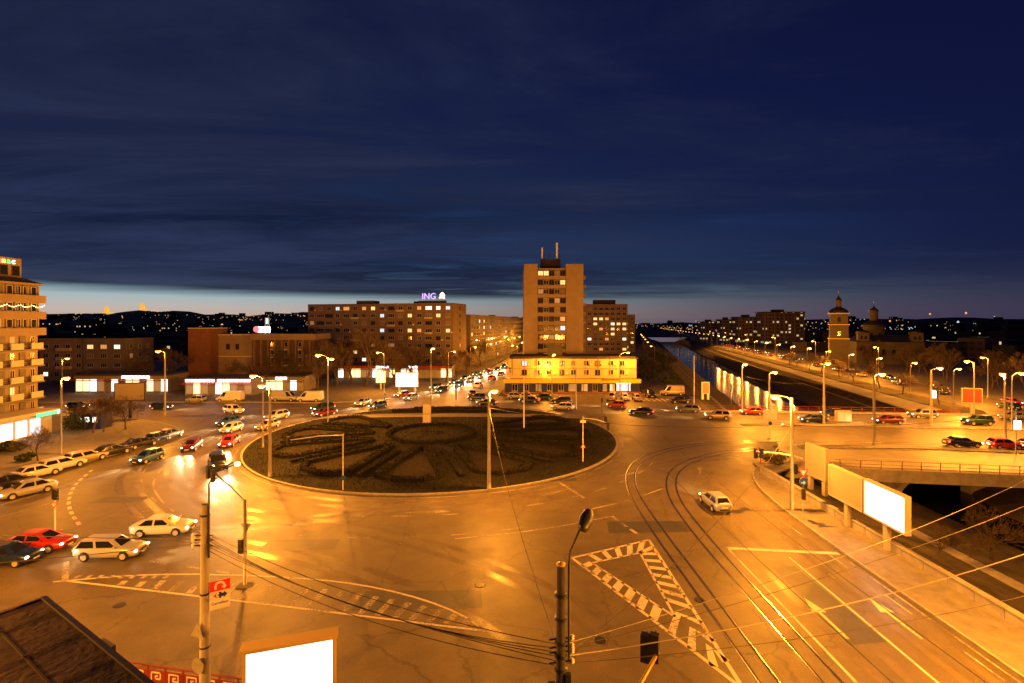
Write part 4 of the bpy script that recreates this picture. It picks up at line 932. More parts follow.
def triangle(par, name, loc, s_, rz=0.0, inverted=True, red='sign_red', white='sign_white'):
    def tri(k_, y_): a = -1 if inverted else 1; return [(-s_/2*k_, y_, a*-.289*s_*k_), (s_/2*k_, y_, a*-.289*s_*k_), (0, y_, a*.577*s_*k_)]
    m = MB(); m.v = tri(1, -.012)+tri(1, .012); m.f = [(0, 1, 2), (5, 4, 3), (0, 3, 4, 1), (1, 4, 5, 2), (2, 5, 3, 0)]; m.m = [0, 1, 1, 1, 1]; m.sm = [False]*5
    o = m.build(name, [red, 'galv'], par, loc, rz); i = MB(); i.add(tri(.62, -.016), [(0, 1, 2)]); i.build('sign_face', white, o); return o
# signal on short post, left
p = G(55, 531); o = thing('traffic_signal', (p.x, p.y, 0), 'traffic signal on short white post beside the red car', 'traffic signal')
MB().tube([(0, 0, 0), (0, 0, 3.1)], .06, 8).build('post', 'white_metal', o); signal_head(o, (-.2, .1, 3.1), PI*.8); signal_head(o, (.18, -.05, 3.1), PI*.2); triangle(o, 'give_way_sign', (0, -.1, 2.25), .62, .3)
# mast with arm, left of centre
p = G(245, 586); o = thing('signal_mast', (p.x, p.y, 0), 'grey signal mast with bent arm reaching up left over the lanes', 'traffic signal')
h_ = zat(499, p.y); tip = at(214, 473, p.y+3.0); tl_ = Vector((tip.x-p.x, 3.0, tip.z))
MB().tube([(0, 0, 0), (0, 0, h_)], [.13, .09], 10).build('pole', 'galv', o)
MB().tube([(0, 0, h_-.1), (tl_.x*.4, tl_.y*.4, h_+(tl_.z-h_)*.45), tuple(tl_)], .06, 8).build('arm', 'dark_metal', o)
signal_head(o, (tl_.x, tl_.y-.15, tl_.z-.15), PI*.8); signal_head(o, (tl_.x-.45, tl_.y+.1, tl_.z+.05), PI*.8)
e = at(236, 464, p.y+3.6); ar = MB().tube([tuple(tl_), (e.x-p.x, 3.6, e.z)], .05, 7).build('arm', 'dark_metal', o)
MB().lathe([(.01, -.16), (.14, -.12), (.2, 0), (.14, .12), (.01, .16)], 12, (e.x-p.x+.1, 3.6, e.z)).build('amber_beacon', 'lens_amber', o)
signal_head(o, (-.22, -.1, 2.7), PI*.9); triangle(o, 'give_way_sign', (0, .1, 3.9), .8, PI*.95, red='galv', white='galv')
MB().box((0, 0, .05), (.9, .6, .1)).build('base_plate', 'concrete_dark', o)
# near left pole with the shop direction sign
pa = thing('utility_pole', (-13.35, 22.0, .12), 'tall concrete pole carrying wires and a white arrow sign', 'utility pole')
MB().tube([(0, 0, 0), (0, 0, 5), (0, 0, 9.5)], [.24, .19, .15], 12).build('pole', 'pole_concrete', pa)
MB().tube([(.2, -.05, 7.2), (.2, -.05, 10.4), (.35, .2, 10.9), (.9, .6, 11.15)], .04, 7).build('conduit', 'dark_metal', pa)
for z_ in (7.7, 7.95, 8.15):
    MB().tube([(-.5, 0, z_), (.35, 0, z_)], .03, 6).build('bracket', 'dark_metal', pa)
    MB().lathe([(.05, 0), (.09, .05), (.05, .1), (.09, .15), (.04, .2)], 8, (-.5, 0, z_-.1)).build('insulator', 'white_metal', pa)
for z_ in (3.3, 5.6, 9.0): MB().lathe([(.22, 0), (.22, .07)], 12, (0, 0, z_)).build('strap', 'dark_metal', pa)
disc(pa, 'round_sign', (-.1, -.35, 2.7), .33, 'galv', PI*.9); triangle(pa, 'warning_sign', (-.15, -.3, 4.1), .7, PI*.9, False, 'galv', 'galv')
sb = MB().box((.62, 0, 0), (.86, .05, 1.25)).build('sign_board', 'sign_white', pa, (.06, -.12, 5.5), .55); sb.scale = (.92, 1, 1)
rb = MB(); rb.add([(.19, -.029, .17), (1.05, -.029, .17), (1.05, -.029, .625), (.19, -.029, .625)], [(0, 1, 2, 3)]); rb.build('red_panel', 'sign_red', sb)
ua = MB(); pts = [Vector((.44+.0, 0, .25)), Vector((.44, 0, .40))]+[Vector((.62+.18*math.cos(PI-PI*i/8), 0, .40+.14*math.sin(PI*i/8))) for i in range(9)]+[Vector((.80, 0, .34))]
vs_ = []
for i, q in enumerate(pts):
    t = (pts[min(i+1, len(pts)-1)]-pts[max(0, i-1)]).normalized(); nn = Vector((-t.z, 0, t.x))*.045; vs_ += [(q.x-nn.x, -.033, q.z-nn.z), (q.x+nn.x, -.033, q.z+nn.z)]
ua.add(vs_, [(2*i, 2*i+1, 2*i+3, 2*i+2)[::-1] for i in range(len(pts)-1)]); ua.add([(.68, -.033, .35), (.92, -.033, .35), (.80, -.033, .22)], [(0, 2, 1)]); ua.build('arrow', 'sign_white', sb)
lg = MB(); lg.add([(.34, -.031, -.02), (.50, -.031, .10), (.47, -.031, .02), (.47, -.031, -.06), (.50, -.031, -.14)], [(0, 4, 3, 2, 1)]); lg.build('logo', 'sign_red', sb)
lg = MB(); lg.add([(.56, -.031, .11), (.68, -.031, .11), (.68, -.031, .05), (.78, -.031, .05), (.78, -.031, .12), (.93, -.031, -.02), (.78, -.031, -.16), (.78, -.031, -.09), (.68, -.031, -.09), (.68, -.031, -.15), (.56, -.031, -.15), (.60, -.031, -.09), (.53, -.031, -.02), (.60, -.031, .05)], [tuple(range(13, -1, -1))]); lg.build('logo', 'logo_blue', sb)
place('lettering', text_mesh('Carrefour', .17, 'logo_blue', .003), sb, (.62, -.034, -.36))
# near centre pole with unlit lamp
pb = thing('utility_pole', (1.45, 15.0, .12), 'dark pole with unlit curved lamp arm and cable coil in the foreground', 'utility pole')
MB().tube([(0, 0, 0), (0, 0, 6), (0, 0, 10.2)], [.19, .15, .125], 14).build('pole', 'steel_dark', pb)
MB().lathe([(.13, 0), (.135, .05), (.02, .09)], 14, (0, 0, 10.2)).build('cap', 'yellow_metal', pb)
MB().tube([(.24, 0, 7.4), (.24, 0, 10.3), (.28, .05, 10.6), (.62, .35, 11.15)], .035, 8).build('lamp_arm', 'dark_metal', pb)
hd = MB(); hd.lathe([(.02, -.34), (.13, -.26), (.17, 0), (.14, .24), (.06, .34)], 12); oh = hd.build('lamp_head', 'dark_metal', pb, (.82, .55, 11.32)); oh.rotation_euler = (math.radians(-58), math.radians(52), 0); oh.scale = (1.35, 1.1, 1.35)
for z_ in (7.1, 7.5, 7.9, 8.6, 9.3): MB().lathe([(.2, 0), (.2, .06)], 12, (0, 0, z_)).build('strap', 'dark_metal', pb)
MB().tube([(-.3+.28*math.cos(2*PI*i/24), -.14, 6.3+.42*math.sin(2*PI*i/24)) for i in range(25)], .035, 6).build('cable_coil', 'cable', pb)
MB().box((-.28, -.05, 6.5), (.2, .2, .45)).build('junction_box', 'dark_metal', pb); MB().box((.2, -.1, 6.9), (.16, .16, .3)).build('junction_box', 'dark_metal', pb)
for z_ in (7.3, 7.6, 7.75, 8.0):
    MB().tube([(-.35, 0, z_), (.3, .1, z_)], .03, 6).build('bracket', 'dark_metal', pb)
    MB().lathe([(.04, 0), (.08, .04), (.04, .08), (.08, .12), (.04, .16)], 8, (.34, .1, z_-.08)).build('insulator', 'white_metal', pb)
# yellow arm signal at the bottom edge
ps = thing('signal_mast', (4.4, 14.4, .12), 'yellow signal arm with black signal head at the bottom edge', 'traffic signal')
MB().tube([(0, 0, 0), (0, 0, 4.9)], .09, 10).build('pole', 'yellow_metal', ps)
q1 = at(637, 690, 16.0); q2 = at(658, 652, 17.0)
MB().tube([(0, 0, 4.9), tuple(q1-Vector((4.4, 14.4, .12))), tuple(q2-Vector((4.4, 14.4, .12)))], .065, 10).build('arm', 'yellow_metal', ps)
signal_head(ps, q2-Vector((4.4, 14.4, .12))+Vector((-.12, 0, .15)), PI*.85); signal_head(ps, q2-Vector((4.4, 14.4, .12))+Vector((-.38, .15, .05)), PI*.85, name='signal_head')
# right corner pole with long signal arm, give way sign, cycle sign
p = G(792, 511); o = thing('signal_mast', (p.x, p.y, .12), 'tall corner pole with bright lamp and long signal arm at right avenue', 'traffic signal')
h_ = zat(399, p.y); MB().tube([(0, 0, 0), (0, 0, h_)], [.2, .12], 12).build('pole', 'pole_concrete', o)
za = zat(456, p.y); MB().tube([(1.0, 0, za-.35), (0, 0, za-.1), (-1.2, .1, za+.1), (-3.2, .2, za+.25)], [.1, .09, .07, .05], 8).build('arm', 'white_metal', o)
signal_head(o, (-3.3, .1, za+.1), PI*.1, 'red'); signal_head(o, (-2.75, .2, za+.1), PI); signal_head(o, (.28, -.1, za-1.3), PI*.2)
MB().tube([(-1.0, 0, h_-2.6), (1.0, 0, h_-2.6)], .04, 6).build('cross_arm', 'dark_metal', o)
MB().tube([(0, 0, h_-.3), (-.5, .1, h_+.1), (-1.35, .2, h_+.22)], .045, 7).build('lamp_arm', 'galv', o)
hd = MB().box((0, 0, .03), (.78, .30, .12)).build('lamp_head', 'galv', o, (-1.5, .2, h_+.2))
MB().lathe([(.02, -.30), (.22, -.26), (.36, -.12), (.36, -.0)], 10, (0, 0, -.035)).build('bulb', 'bulb', hd)
L_ = bpy.data.lights.new('lamp_light', 'POINT'); L_.energy = 2700; L_.color = SODIUM; L_.shadow_soft_size = .14
lo = bpy.data.objects.new('lamp_light', L_); COL.objects.link(lo); lo.parent = hd; lo.location = (0, 0, -.56)
for x_ in (-.9, .9): MB().lathe([(.05, 0), (.09, .05), (.05, .1)], 8, (x_, 0, h_-2.56)).build('insulator', 'white_metal', o)
p = G(803, 520); o = thing('sign_post', (p.x, p.y, .12), 'thin post with red give way triangle and blue round sign', 'road sign')
MB().tube([(0, 0, 0), (0, 0, 4.2)], .035, 8).build('post', 'galv', o); triangle(o, 'give_way_sign', (0, -.05, 4.15), .95); d = disc(o, 'blue_sign', (0, -.05, 3.3), .36, 'sign_blue')
ab = MB(); ab.add([(-.2, -.02, -.05), (.02, -.02, -.05), (.02, -.02, .1), (.2, -.02, -.09), (.02, -.02, -.26), (.02, -.02, -.13), (-.2, -.02, -.13)], [(6, 5, 4, 3, 2, 1, 0)]); ab.build('arrow', 'sign_white', d); signal_head(o, (0, -.1, 2.2), PI*.9)
# back signals on the island's right side
p = G(583, 464); o = thing('signal_mast', (p.x, p.y, .3), 'slim signal post with red triangle on the island\'s right rim', 'traffic signal')
MB().tube([(0, 0, 0), (0, 0, 5.6)], .06, 8).build('post', 'white_metal', o); MB().tube([(0, 0, 5.4), (1.6, .3, 5.2), (3.1, .5, 4.7)], .045, 7).build('arm', 'white_metal', o); signal_head(o, (3.2, .4, 4.3), PI*.9); signal_head(o, (2.9, .6, 5.0), PI*.1); triangle(o, 'warning_sign', (0, -.08, 1.9), .7, 0, False)
MB().box((0, -.06, 5.0), (.7, .04, .3)).build('sign_plate', 'sign_white', o)
p = G(602, 414); o = thing('traffic_signal', (p.x, p.y, 0), 'small dark signal post on the far street near the island', 'traffic signal'); MB().tube([(0, 0, 0), (0, 0, 2.6)], .06, 8).build('post', 'dark_metal', o); signal_head(o, (0, -.1, 2.7), 0)
p = G(343, 493); o = thing('signal_mast', (p.x, p.y, .3), 'slim white signal post with long level arm on island\'s near left', 'traffic signal'); h_ = zat(434, p.y)-.3
MB().tube([(0, 0, 0), (0, 0, h_)], .06, 8).build('post', 'white_metal', o); MB().tube([(.1, 0, h_-.1), (-2.5, .2, h_-.25), (-5.8, .5, h_-.75)], .045, 7).build('arm', 'white_metal', o); disc(o, 'blue_sign', (0, -.09, 1.3), .25, 'sign_blue'); signal_head(o, (-5.8, .4, h_-.8), PI*.2)
p = G(524, 433); o = thing('utility_pole', (p.x, p.y, .5), 'slender white pole with small box on island\'s far half', 'utility pole'); MB().tube([(0, 0, 0), (0, 0, 8.2)], [.11, .07], 10).build('pole', 'white_metal', o); MB().box((.35, 0, 5.4), (.5, .3, 1.1)).build('box', 'dark_metal', o)
for (u, v, h_, lab) in ((576, 409, 8.5, 'thin tram wire pole on the far street centre'), (694, 405, 10.5, 'pale concrete pole by the river railing left of the white board'), (731, 411, 8, 'slim dark pole near the white notice board'), (385, 405, 2.6, 'short dark post on the far kerb left of the monument'), (456, 400, 7.0, 'thin dark pole right of the lit billboard')):
    p = G(u, v); o = thing('utility_pole', (p.x, p.y, 0), lab, 'utility pole'); MB().tube([(0, 0, 0), (0, 0, h_)], [.14, .09], 8).build('pole', 'pole_concrete' if h_ > 8 else 'dark_metal', o); MB().lathe([(.2, 0), (.2, .08)], 8, (0, 0, h_-1)).build('collar', 'dark_metal', o)
# ------------------------------------------------------------------ billboards
def billboard(loc, rz, w_, h_, zb, face, label, legs=1, frame='board_frame', thick=.35, light=None):
    o = thing('billboard', loc, label, 'billboard', None, rz)
    MB().bb(-w_/2, w_/2, 0, thick, zb, zb+h_).build('cabinet', frame, o)
    for (a, b_, c, d) in ((-w_/2, w_/2, zb, zb+.14), (-w_/2, w_/2, zb+h_-.14, zb+h_), (-w_/2, -w_/2+.14, zb+.14, zb+h_-.14), (w_/2-.14, w_/2, zb+.14, zb+h_-.14)): MB().bb(a, b_, -.07, -.002, c, d).build('frame', frame, o)
    MB().bb(-w_/2+.14, w_/2-.14, -.03, -.004, zb+.14, zb+h_-.14).build('poster_panel', face, o)
    for i in range(legs):
        x_ = 0 if legs == 1 else -w_*.35+w_*.7*i/(legs-1); MB().bb(x_-.22, x_+.22, .05, thick+.05, 0, zb-.001).build('leg', frame, o)
    return o
bbn = billboard((-8.85, 20.2, .12), .30, 3.45, 2.9, 1.72, 'screen_white', 'glowing white billboard in yellow frame at the bottom edge', 2, 'board_frame_yellow')
MB().bb(-1.8, 1.8, -.25, .40, 4.63, 4.73).build('cap', 'board_frame_yellow', bbn)
o = billboard((28.5, 43.3, .14), -PI/2, 4.4, 2.75, 1.95, 'board_beige', 'unlit beige billboard panel beside the lit one on parapet'); 
o = billboard((28.5, 38.75, .14), -PI/2, 4.4, 2.85, 1.95, 'screen_white', 'glowing white billboard on the right parapet by the river'); MB().box((.6, -.035, 2.3), (.2, .01, .26)).build('emblem', 'neon_cyan', o)
p = G(436, 400); billboard((-26.2, 126, .14), .0, 5.6, 3.6, 1.4, 'screen_white', 'glowing white billboard before the shops at the avenue mouth', 2)
billboard((-34.5, 133, .14), .05, 2.6, 3.2, 1.6, 'shop_warm', 'small upright warm-lit poster board left of the bright billboard', 1)
billboard((-69.5, 92.0, .14), .25, 4.9, 3.3, 3.2, 'board_beige', 'large unlit grey billboard on dark leg at left corner', 1, 'dark_metal')
billboard((31.2, 52.0, .1), -1.47, 3.0, 3.3, 1.5, 'board_beige', 'tall pale board on struts behind the corner signal pole', 2)
billboard((88.2, 97.0, .1), -.35, 3.2, 2.9, 2.0, 'awning_red', 'red billboard beyond the bridge at the boulevard corner', 1, 'board_frame')
billboard((44, 115, .1), -.1, 1.7, 2.7, 1.3, 'board_beige', 'white notice board on posts by the river corner', 2, 'white_metal')
p = G(770, 434); o = thing('sign_post', (p.x, p.y, .1), 'square white traffic notice on post at the bridge median', 'road sign'); MB().tube([(0, 0, 0), (0, 0, 3.6)], .05, 8).build('post', 'galv', o); MB().box((0, -.06, 2.95), (2.1, .05, 1.5)).build('sign_plate', 'sign_white', o); disc(o, 'round_sign', (0, -.08, 1.6), .3, 'sign_blue')
for (u0, u1, vv, nm) in ((930, 0, 418, 'left'), (1013, 0, 446, 'right')):
    p = G(u0, vv+8); o = thing('advert_lightbox', (p.x+.4, p.y, 0), f'small bright white lightbox high on the {nm} east road pole', 'lightbox'); MB().box((0, -.2, 5.4 if nm == 'left' else 3.9), (.75, .25, 1.15)).build('panel', 'neon_white', o); MB().tube([(0, 0, 0), (0, 0, 6)], .07, 8).build('post', 'galv', o)
p = G(835, 421); o = thing('utility_cabinet', (p.x+.8, p.y-1, .12), 'pale yellow utility cabinet on the tram median', 'cabinet'); MB().box((0, 0, .95), (2.6, .7, 1.9)).build('body', 'wall_cream', o); MB().box((-.63, -.36, .95), (1.2, .03, 1.7)).build('door', 'wall_white', o); MB().box((.63, -.36, .95), (1.2, .03, 1.7)).build('door', 'wall_white', o)
# small signboard and meander fence, bottom left
o = thing('sign_board', (-18.7, 23.4, .14), 'small dark signboard with yellow arrow circle beside the near roof', 'sign', None, -.5)
MB().box((0, 0, 2.15), (1.1, .18, .9)).build('board', 'dark_metal', o); MB().tube([(.4*math.cos(2*PI*i/24), -.1, 2.15+.34*math.sin(2*PI*i/24)) for i in range(25)], .03, 6).build('ring', 'paint_yellow', o); MB().tube([(-.2, -.1, 2.05), (.25, -.1, 2.25)], .03, 6).build('arrow', 'paint_yellow', o); MB().tube([(0, 0, 0), (0, 0, 1.75)], .05, 8).build('post', 'galv', o)
fo = thing('meander_fence', (-19.4, 24.65, .14), 'low dark red fence with white meander panels at bottom left', 'fence', None, -.185)
key = [(.0, .0), (.0, .42), (.5, .42), (.5, .12), (.22, .12), (.22, .26), (.34, .26)]
kmm = MB()
for a, b_ in zip(key, key[1:]): kmm.box(((a[0]+b_[0])/2, -.03, (a[1]+b_[1])/2), (abs(a[0]-b_[0])+.06, .02, abs(a[1]-b_[1])+.06))
kme = kmm.mesh('meander', ['white_metal']); fpm = MB().box((.48, 0, .45), (.92, .04, .62)).mesh('panel', ['fence_red']); fps = MB().box((0, 0, .48), (.06, .06, .96)).mesh('post', ['fence_red'])
for i in range(13):
    q = place('panel', fpm, fo, (i*.98, 0, 0)); place('meander', kme, q, (.23, 0, .24)); place('post', fps, fo, (i*.98, 0, 0))
MB().box((6.4, 0, .94), (12.8, .06, .05)).build('rail', 'fence_red', fo); MB().box((6.4, 0, .1), (12.8, .06, .05)).build('rail', 'fence_red', fo)
# felt roof of the neighbouring building
c0, c1, c2 = at(40, 600, 16.0), at(140, 683, 12.3), at(0, 613, 15.3)
ex = (c1-c0); ex.z = 0; ex.normalize(); ey = Vector((-ex.y, ex.x, 0)); zt = c0.z
ro = thing('neighbour_building', (c0.x, c0.y, 0), 'brown felt roof of the low building at the bottom left corner', 'building', None, math.atan2(ex.y, ex.x))
MB().bb(0, 14, -9, 0, -.1, zt-.15).build('wall', 'wall_grey', ro); MB().bb(-.02, 14, -9, .02, zt-.14, zt).build('roof', 'roof_felt', ro)
MB().bb(0, 14, .03, .16, zt-.25, zt+.07).build('gutter', 'dark_metal', ro); MB().bb(-.16, -.03, -9, .16, zt-.25, zt+.03).build('edge_trim', 'wall_pink', ro)
for i in range(5): MB().bb(.1, 14, -1.2-i*1.6, -1.14-i*1.6, zt, zt+.012).build('felt_seam', 'seam', ro)
for i in range(6): MB().bb(1.2+i*2.0, 1.25+i*2.0, -9, -.05, zt+.013, zt+.022).build('felt_seam', 'seam', ro)
# ------------------------------------------------------------------ the island: monument, hedges, planting
p = G(427, 427); o = thing('advertising_column', (p.x, p.y, isl_z(p.x, p.y)-.05), 'pale square advertising column standing on the roundabout island', 'monument')
MB().bb(-.75, .75, -.5, .5, 0, .3).build('plinth', 'concrete', o); MB().bb(-.62, .62, -.4, .4, .3, 3.4).build('shaft', 'wall_white', o); MB().bb(-.66, .66, -.44, .44, 3.4, 4.5).build('head', 'concrete', o)
def hedge(poly, label, w_=.85, h_=.48, dens=260):
    m = MB(); rr = random.Random(sum(map(ord, label))); pts = [Vector(p) for p in poly]
    core = MB()
    for a, b_ in zip(pts, pts[1:]):
        d = b_-a; L_ = d.length; an = math.atan2(d.y, d.x); mid = (a+b_)/2; z0 = isl_z(mid.x, mid.y)
        m.box((mid.x, mid.y, z0+h_*.38), (L_, w_*.72, h_*.76), 0, an)
        for k_ in range(int(L_*dens/4)):
            t = rr.random(); s_ = rr.uniform(-.5, .5)*w_; q = a+d*t; nn = Vector((-d.y, d.x)).normalized(); x_, y_ = q.x+nn.x*s_, q.y+nn.y*s_
            zz = isl_z(x_, y_)+h_*rr.choice([rr.uniform(.2, 1), rr.uniform(.72, 1.08)]); r_ = rr.uniform(.05, .10); ax = Vector((rr.gauss(0, 1), rr.gauss(0, 1), rr.gauss(0, 1))).normalized(); bx_ = ax.orthogonal().normalized()*r_; by = ax.cross(bx_).normalized()*r_*1.4; c = Vector((x_, y_, zz))
            m.add([c-bx_, c-by, c+bx_, c+by], [(0, 1, 2, 3)], 1)
    o = m.build('clipped_hedge', ['grass_soil', 'hedge_leaf']); return tag(o, label, 'hedge', 'low clipped hedges on the island')
def pol(r_, d): return (IC.x-1.5*(1-r_/24)+r_*math.cos(math.radians(d)), IC.y-1.0*(1-r_/24)+r_*math.sin(math.radians(d)))
sides = {0: 'right', 30: 'far right', 60: 'far right of centre', 180: 'left', 150: 'far left', 210: 'near left', 240: 'near left of centre', 270: 'near centre', 300: 'near right of centre', 330: 'near right'}
for d, nm in sides.items():
    if d in (60,): continue
    r_in = 9.0
    poly = [pol(r_in, d-2), pol(15, d-8), pol(21.5, d-10), pol(23.2, d-4), pol(23.2, d+4), pol(21.5, d+10), pol(15, d+8), pol(r_in, d+2)]
    hedge(poly, f'dark wedge-shaped clipped hedge at the {nm} of the island')
    b = MB(); q = [pol(12, d), pol(16, d-6), pol(21, d-8), pol(22.2, d), pol(21, d+8), pol(16, d+6)]
    b.add([(x_, y_, isl_z(x_, y_)+.06) for x_, y_ in q], [tuple(range(6))]); o = b.build('flower_bed', 'bed_soil', island)
ring = [pol(6.5, a) for a in range(0, 361, 20)]
hedge(ring, 'round clipped hedge ring at the centre of the island', .7, .42)
for (y_, lab) in ((98.2, 'long straight hedge behind the island path, nearer'), (101.0, 'shorter straight hedge at the far rim of the island')):
    hw = math.sqrt(max(1, (IR-2)**2-(y_-IC.y)**2)); hedge([(IC.x-hw*.8, y_), (IC.x+hw*.85, y_)], lab, 1.1, .55)
for (d, nm) in ((195, 'left'), (165, 'far left'), (225, 'near left'), (255, 'near middle'), (285, 'near right'), (315, 'right')):
    hedge([pol(11, d), pol(22.5, d)], f'straight radial hedge towards the {nm} rim between wedge hedges', .6, .38)
def tufts(name, label, n, spot, par=None, mt='grass_blade', hh=(.1, .28)):
    m = MB(); rr = random.Random(n)
    for _ in range(n):
        x_, y_, z_ = spot(rr); h_ = rr.uniform(*hh); a = rr.uniform(0, 2*PI); w_ = rr.uniform(.02, .05); lx, ly = rr.uniform(-.1, .1), rr.uniform(-.1, .1)
        m.add([(x_-w_*math.cos(a), y_-w_*math.sin(a), z_-.02), (x_+w_*math.cos(a), y_+w_*math.sin(a), z_-.02), (x_+lx, y_+ly, z_+h_)], [(0, 1, 2)])
    o = m.build(name, mt); return tag(o, label, 'grass', kind='stuff')
def isl_spot(rr):
    while True:
        r_ = IR*math.sqrt(rr.random())*.985; a = rr.uniform(0, 2*PI); x_, y_ = IC.x+r_*math.cos(a), IC.y+r_*math.sin(a)
        if not 91.4 < y_ < 95.6: return x_, y_, isl_z(x_, y_)
tufts('island_grass', 'short dark winter grass covering the roundabout island', 26000, isl_spot)
def bank_spot(rr): t = rr.random(); y_ = rr.uniform(14, 58); return 29.6+5.4*t, y_, -2.55*t
tufts('bank_grass', 'dry tufts of grass on the near river bank', 9000, bank_spot, mt='dry_grass', hh=(.15, .5))
# ------------------------------------------------------------------ trees
def tree_meshes(seed, h=8.0, spread=.55, levels=6, trunk_f=.28, tw=.016):
    rr = random.Random(seed); tr, cr = MB(), MB()
    def grow(p, d, L_, r_, lv):
        n = 3; pts = [p]; dd = d.copy()
        for i in range(n):
            dd = (dd+Vector((rr.gauss(0, .13), rr.gauss(0, .13), rr.gauss(.03, .08)))).normalized(); pts.append(pts[-1]+dd*L_/n)
        r1 = max(tw, r_*.62)
        (tr if lv <= 1 else cr).tube(pts, [r_+(r1-r_)*i/n for i in range(n+1)], 7 if lv < 2 else (4 if lv < 4 else 3), cap=False)
        if lv >= levels: return
        k_ = rr.choice([3, 3, 4]) if lv else 4
        for i in range(k_):
            t = 1.0 if i == 0 else rr.uniform(.45, .98); a = i*2*PI/k_+rr.uniform(-.6, .6); sp = spread*rr.uniform(.6, 1.35) if i else spread*.35
            b_ = dd.orthogonal().normalized(); b_.rotate(Matrix.Rotation(a, 3, dd)); nd = (dd*math.cos(sp)+b_*math.sin(sp)).normalized()
            q = pts[0].lerp(pts[-1], t) if t < 1 else pts[-1]
            j = min(n-1, int(t*n)); q = pts[j].lerp(pts[j+1], t*n-j) if t < 1 else pts[-1]
            grow(q, nd, L_*rr.uniform(.62, .82), r1*rr.uniform(.6, .85) if i else r1*.9, lv+1)
    grow(Vector((0, 0, -.15)), Vector((0, 0, 1)), h*trunk_f, h*.020+.02, 0)
    return tr.mesh('trunk', ['bark']), cr.mesh('crown', ['twig'])
TREES = [tree_meshes(3), tree_meshes(11, 8, .65), tree_meshes(17, 8, .48, trunk_f=.34), tree_meshes(29, 8, .75, trunk_f=.24)]
def bare_tree(loc, h_, kind, label, group='bare winter trees', rz=None):
    o = thing('bare_tree', loc, label, 'tree', group, rz if rz is not None else random.uniform(0, 6.28)); t, c = TREES[kind]
    for nm, me in (('trunk', t), ('crown', c)): q = place(nm, me, o); q.scale = (h_/8,)*3
    return o
for (u, v, h_, k_, lab) in ((93, 434, 7.5, 0, 'bare tree beside the left kerb lamp with dense twigs'), (103, 433, 5.5, 2, 'slim bare tree between lamp and forked corner tree'), (126, 430, 7.0, 1, 'forked bare tree in front of the dark corner billboard'), (73, 431, 6.5, 3, 'bushy bare tree right of the kiosk at left'), (38, 462, 4.5, 2, 'small young bare tree near the parked white cars')):
    p = G(u, v); bare_tree((p.x, p.y, .14), h_, k_, lab)
for (u, Y, h_, k_, lab) in ((337, 140, 13, 0, 'leftmost tall bare tree before the long apartment block'), (352, 146, 14, 1, 'second tall bare tree before the long apartment block'), (366, 138, 13, 2, 'third tall bare tree before the long apartment block'), (393, 143, 12, 3, 'wide bare tree behind the small poster board'), (412, 150, 12, 0, 'bare tree left of the bright avenue billboard'), (446, 148, 10, 1, 'bare tree right of the bright avenue billboard'), (300, 134, 10, 3, 'bare tree at the corner of the pilastered hall'), (318, 132, 10, 1, 'bare tree above the white van'), (276, 138, 9, 2, 'bare tree in front of the hall\'s lit shop'), (466, 170, 9, 0, 'bare tree on the avenue\'s left pavement, nearest'), (481, 205, 9, 2, 'bare tree further up the avenue\'s left pavement'), (232, 132, 8, 1, 'bare tree between brick tower and red pavilion'), (150, 138, 10, 3, 'wide bare tree behind the long shop pavilion'), (176, 140, 11, 0, 'tall bare tree left of the brick tower')):
    bare_tree(((u-512)/F*Y, Y, .1), h_*1.25, k_, lab)
for (u, Y, h_, k_, lab) in ((655, 150, 9, 0, 'bare tree right of the yellow building, nearest river'), (668, 185, 10, 3, 'bare tree on the dark lot beyond the yellow building'), (645, 210, 11, 1, 'bare tree behind the dark lot by the avenue end'), (680, 240, 11, 2, 'bare tree on the left river bank further off')):
    bare_tree(((u-512)/F*Y, Y, .1), h_, k_, lab)
for i in range(9):
    y_ = 112+i*13+random.uniform(-3, 3); bare_tree((86+(y_-96)*.2328+3.4, y_, .05), random.uniform(6, 8.5), i % 4, f'bare tree on the boulevard verge, {ORD[i]} from the bridge')
for i in range(13):
    y_ = 108+i*8.5+random.uniform(-3, 3); bare_tree((94+(y_-101)*.2205+19+random.uniform(0, 14), y_, .05), random.uniform(9, 14), i % 4, f'bare tree beyond the boulevard, {ORD[i]} of the belt towards the church')
bare_tree((41.8, 44.0, -3.6), 6.4, 1, 'lit bare tree growing on the river bank below the bridge', rz=.4)
bare_tree((36.6, 43.5, -2.6), 4.6, 3, 'spreading bare shrub tree on the bank behind the lit billboard', rz=1.4)
bare_tree((46.0, 42.0, -4.2), 6.0, 0, 'bare tree at the right edge above the river ledge', rz=2.2)
def shrub(loc, r_, h_, label, n=900, mt='evergreen', group='dark evergreen shrubs'):
    rr = random.Random(int(loc[0]*7+loc[1])); m = MB(); o = thing('shrub', loc, label, 'shrub', group)
    lobes = [(rr.uniform(-.5, .5)*r_, rr.uniform(-.5, .5)*r_, h_*rr.uniform(.3, .75), rr.uniform(.4, .7)) for _ in range(7)]
    for _ in range(n):
        lx, ly, lz, ls = rr.choice(lobes); d = Vector((rr.gauss(0, 1), rr.gauss(0, 1), rr.gauss(0, 1))).normalized()*rr.random()**.4; c = Vector((lx+d.x*r_*ls, ly+d.y*r_*ls, max(.05, lz+d.z*h_*.35)))
        s_ = rr.uniform(.06, .16)*(1 if r_ < 2 else 1.5); ax = Vector((rr.gauss(0, 1), rr.gauss(0, 1), rr.gauss(0, 1))).normalized(); a = ax.orthogonal().normalized()*s_; b_ = ax.cross(a)*1.3; m.add([c-a, c-b_, c+a, c+b_], [(0, 1, 2, 3)])
    m.build('foliage', mt, o); MB().tube([(0, 0, -.1), (.05, 0, h_*.4), (0, .05, h_*.6)], [.08, .06, .03], 6).build('stem', 'bark', o)
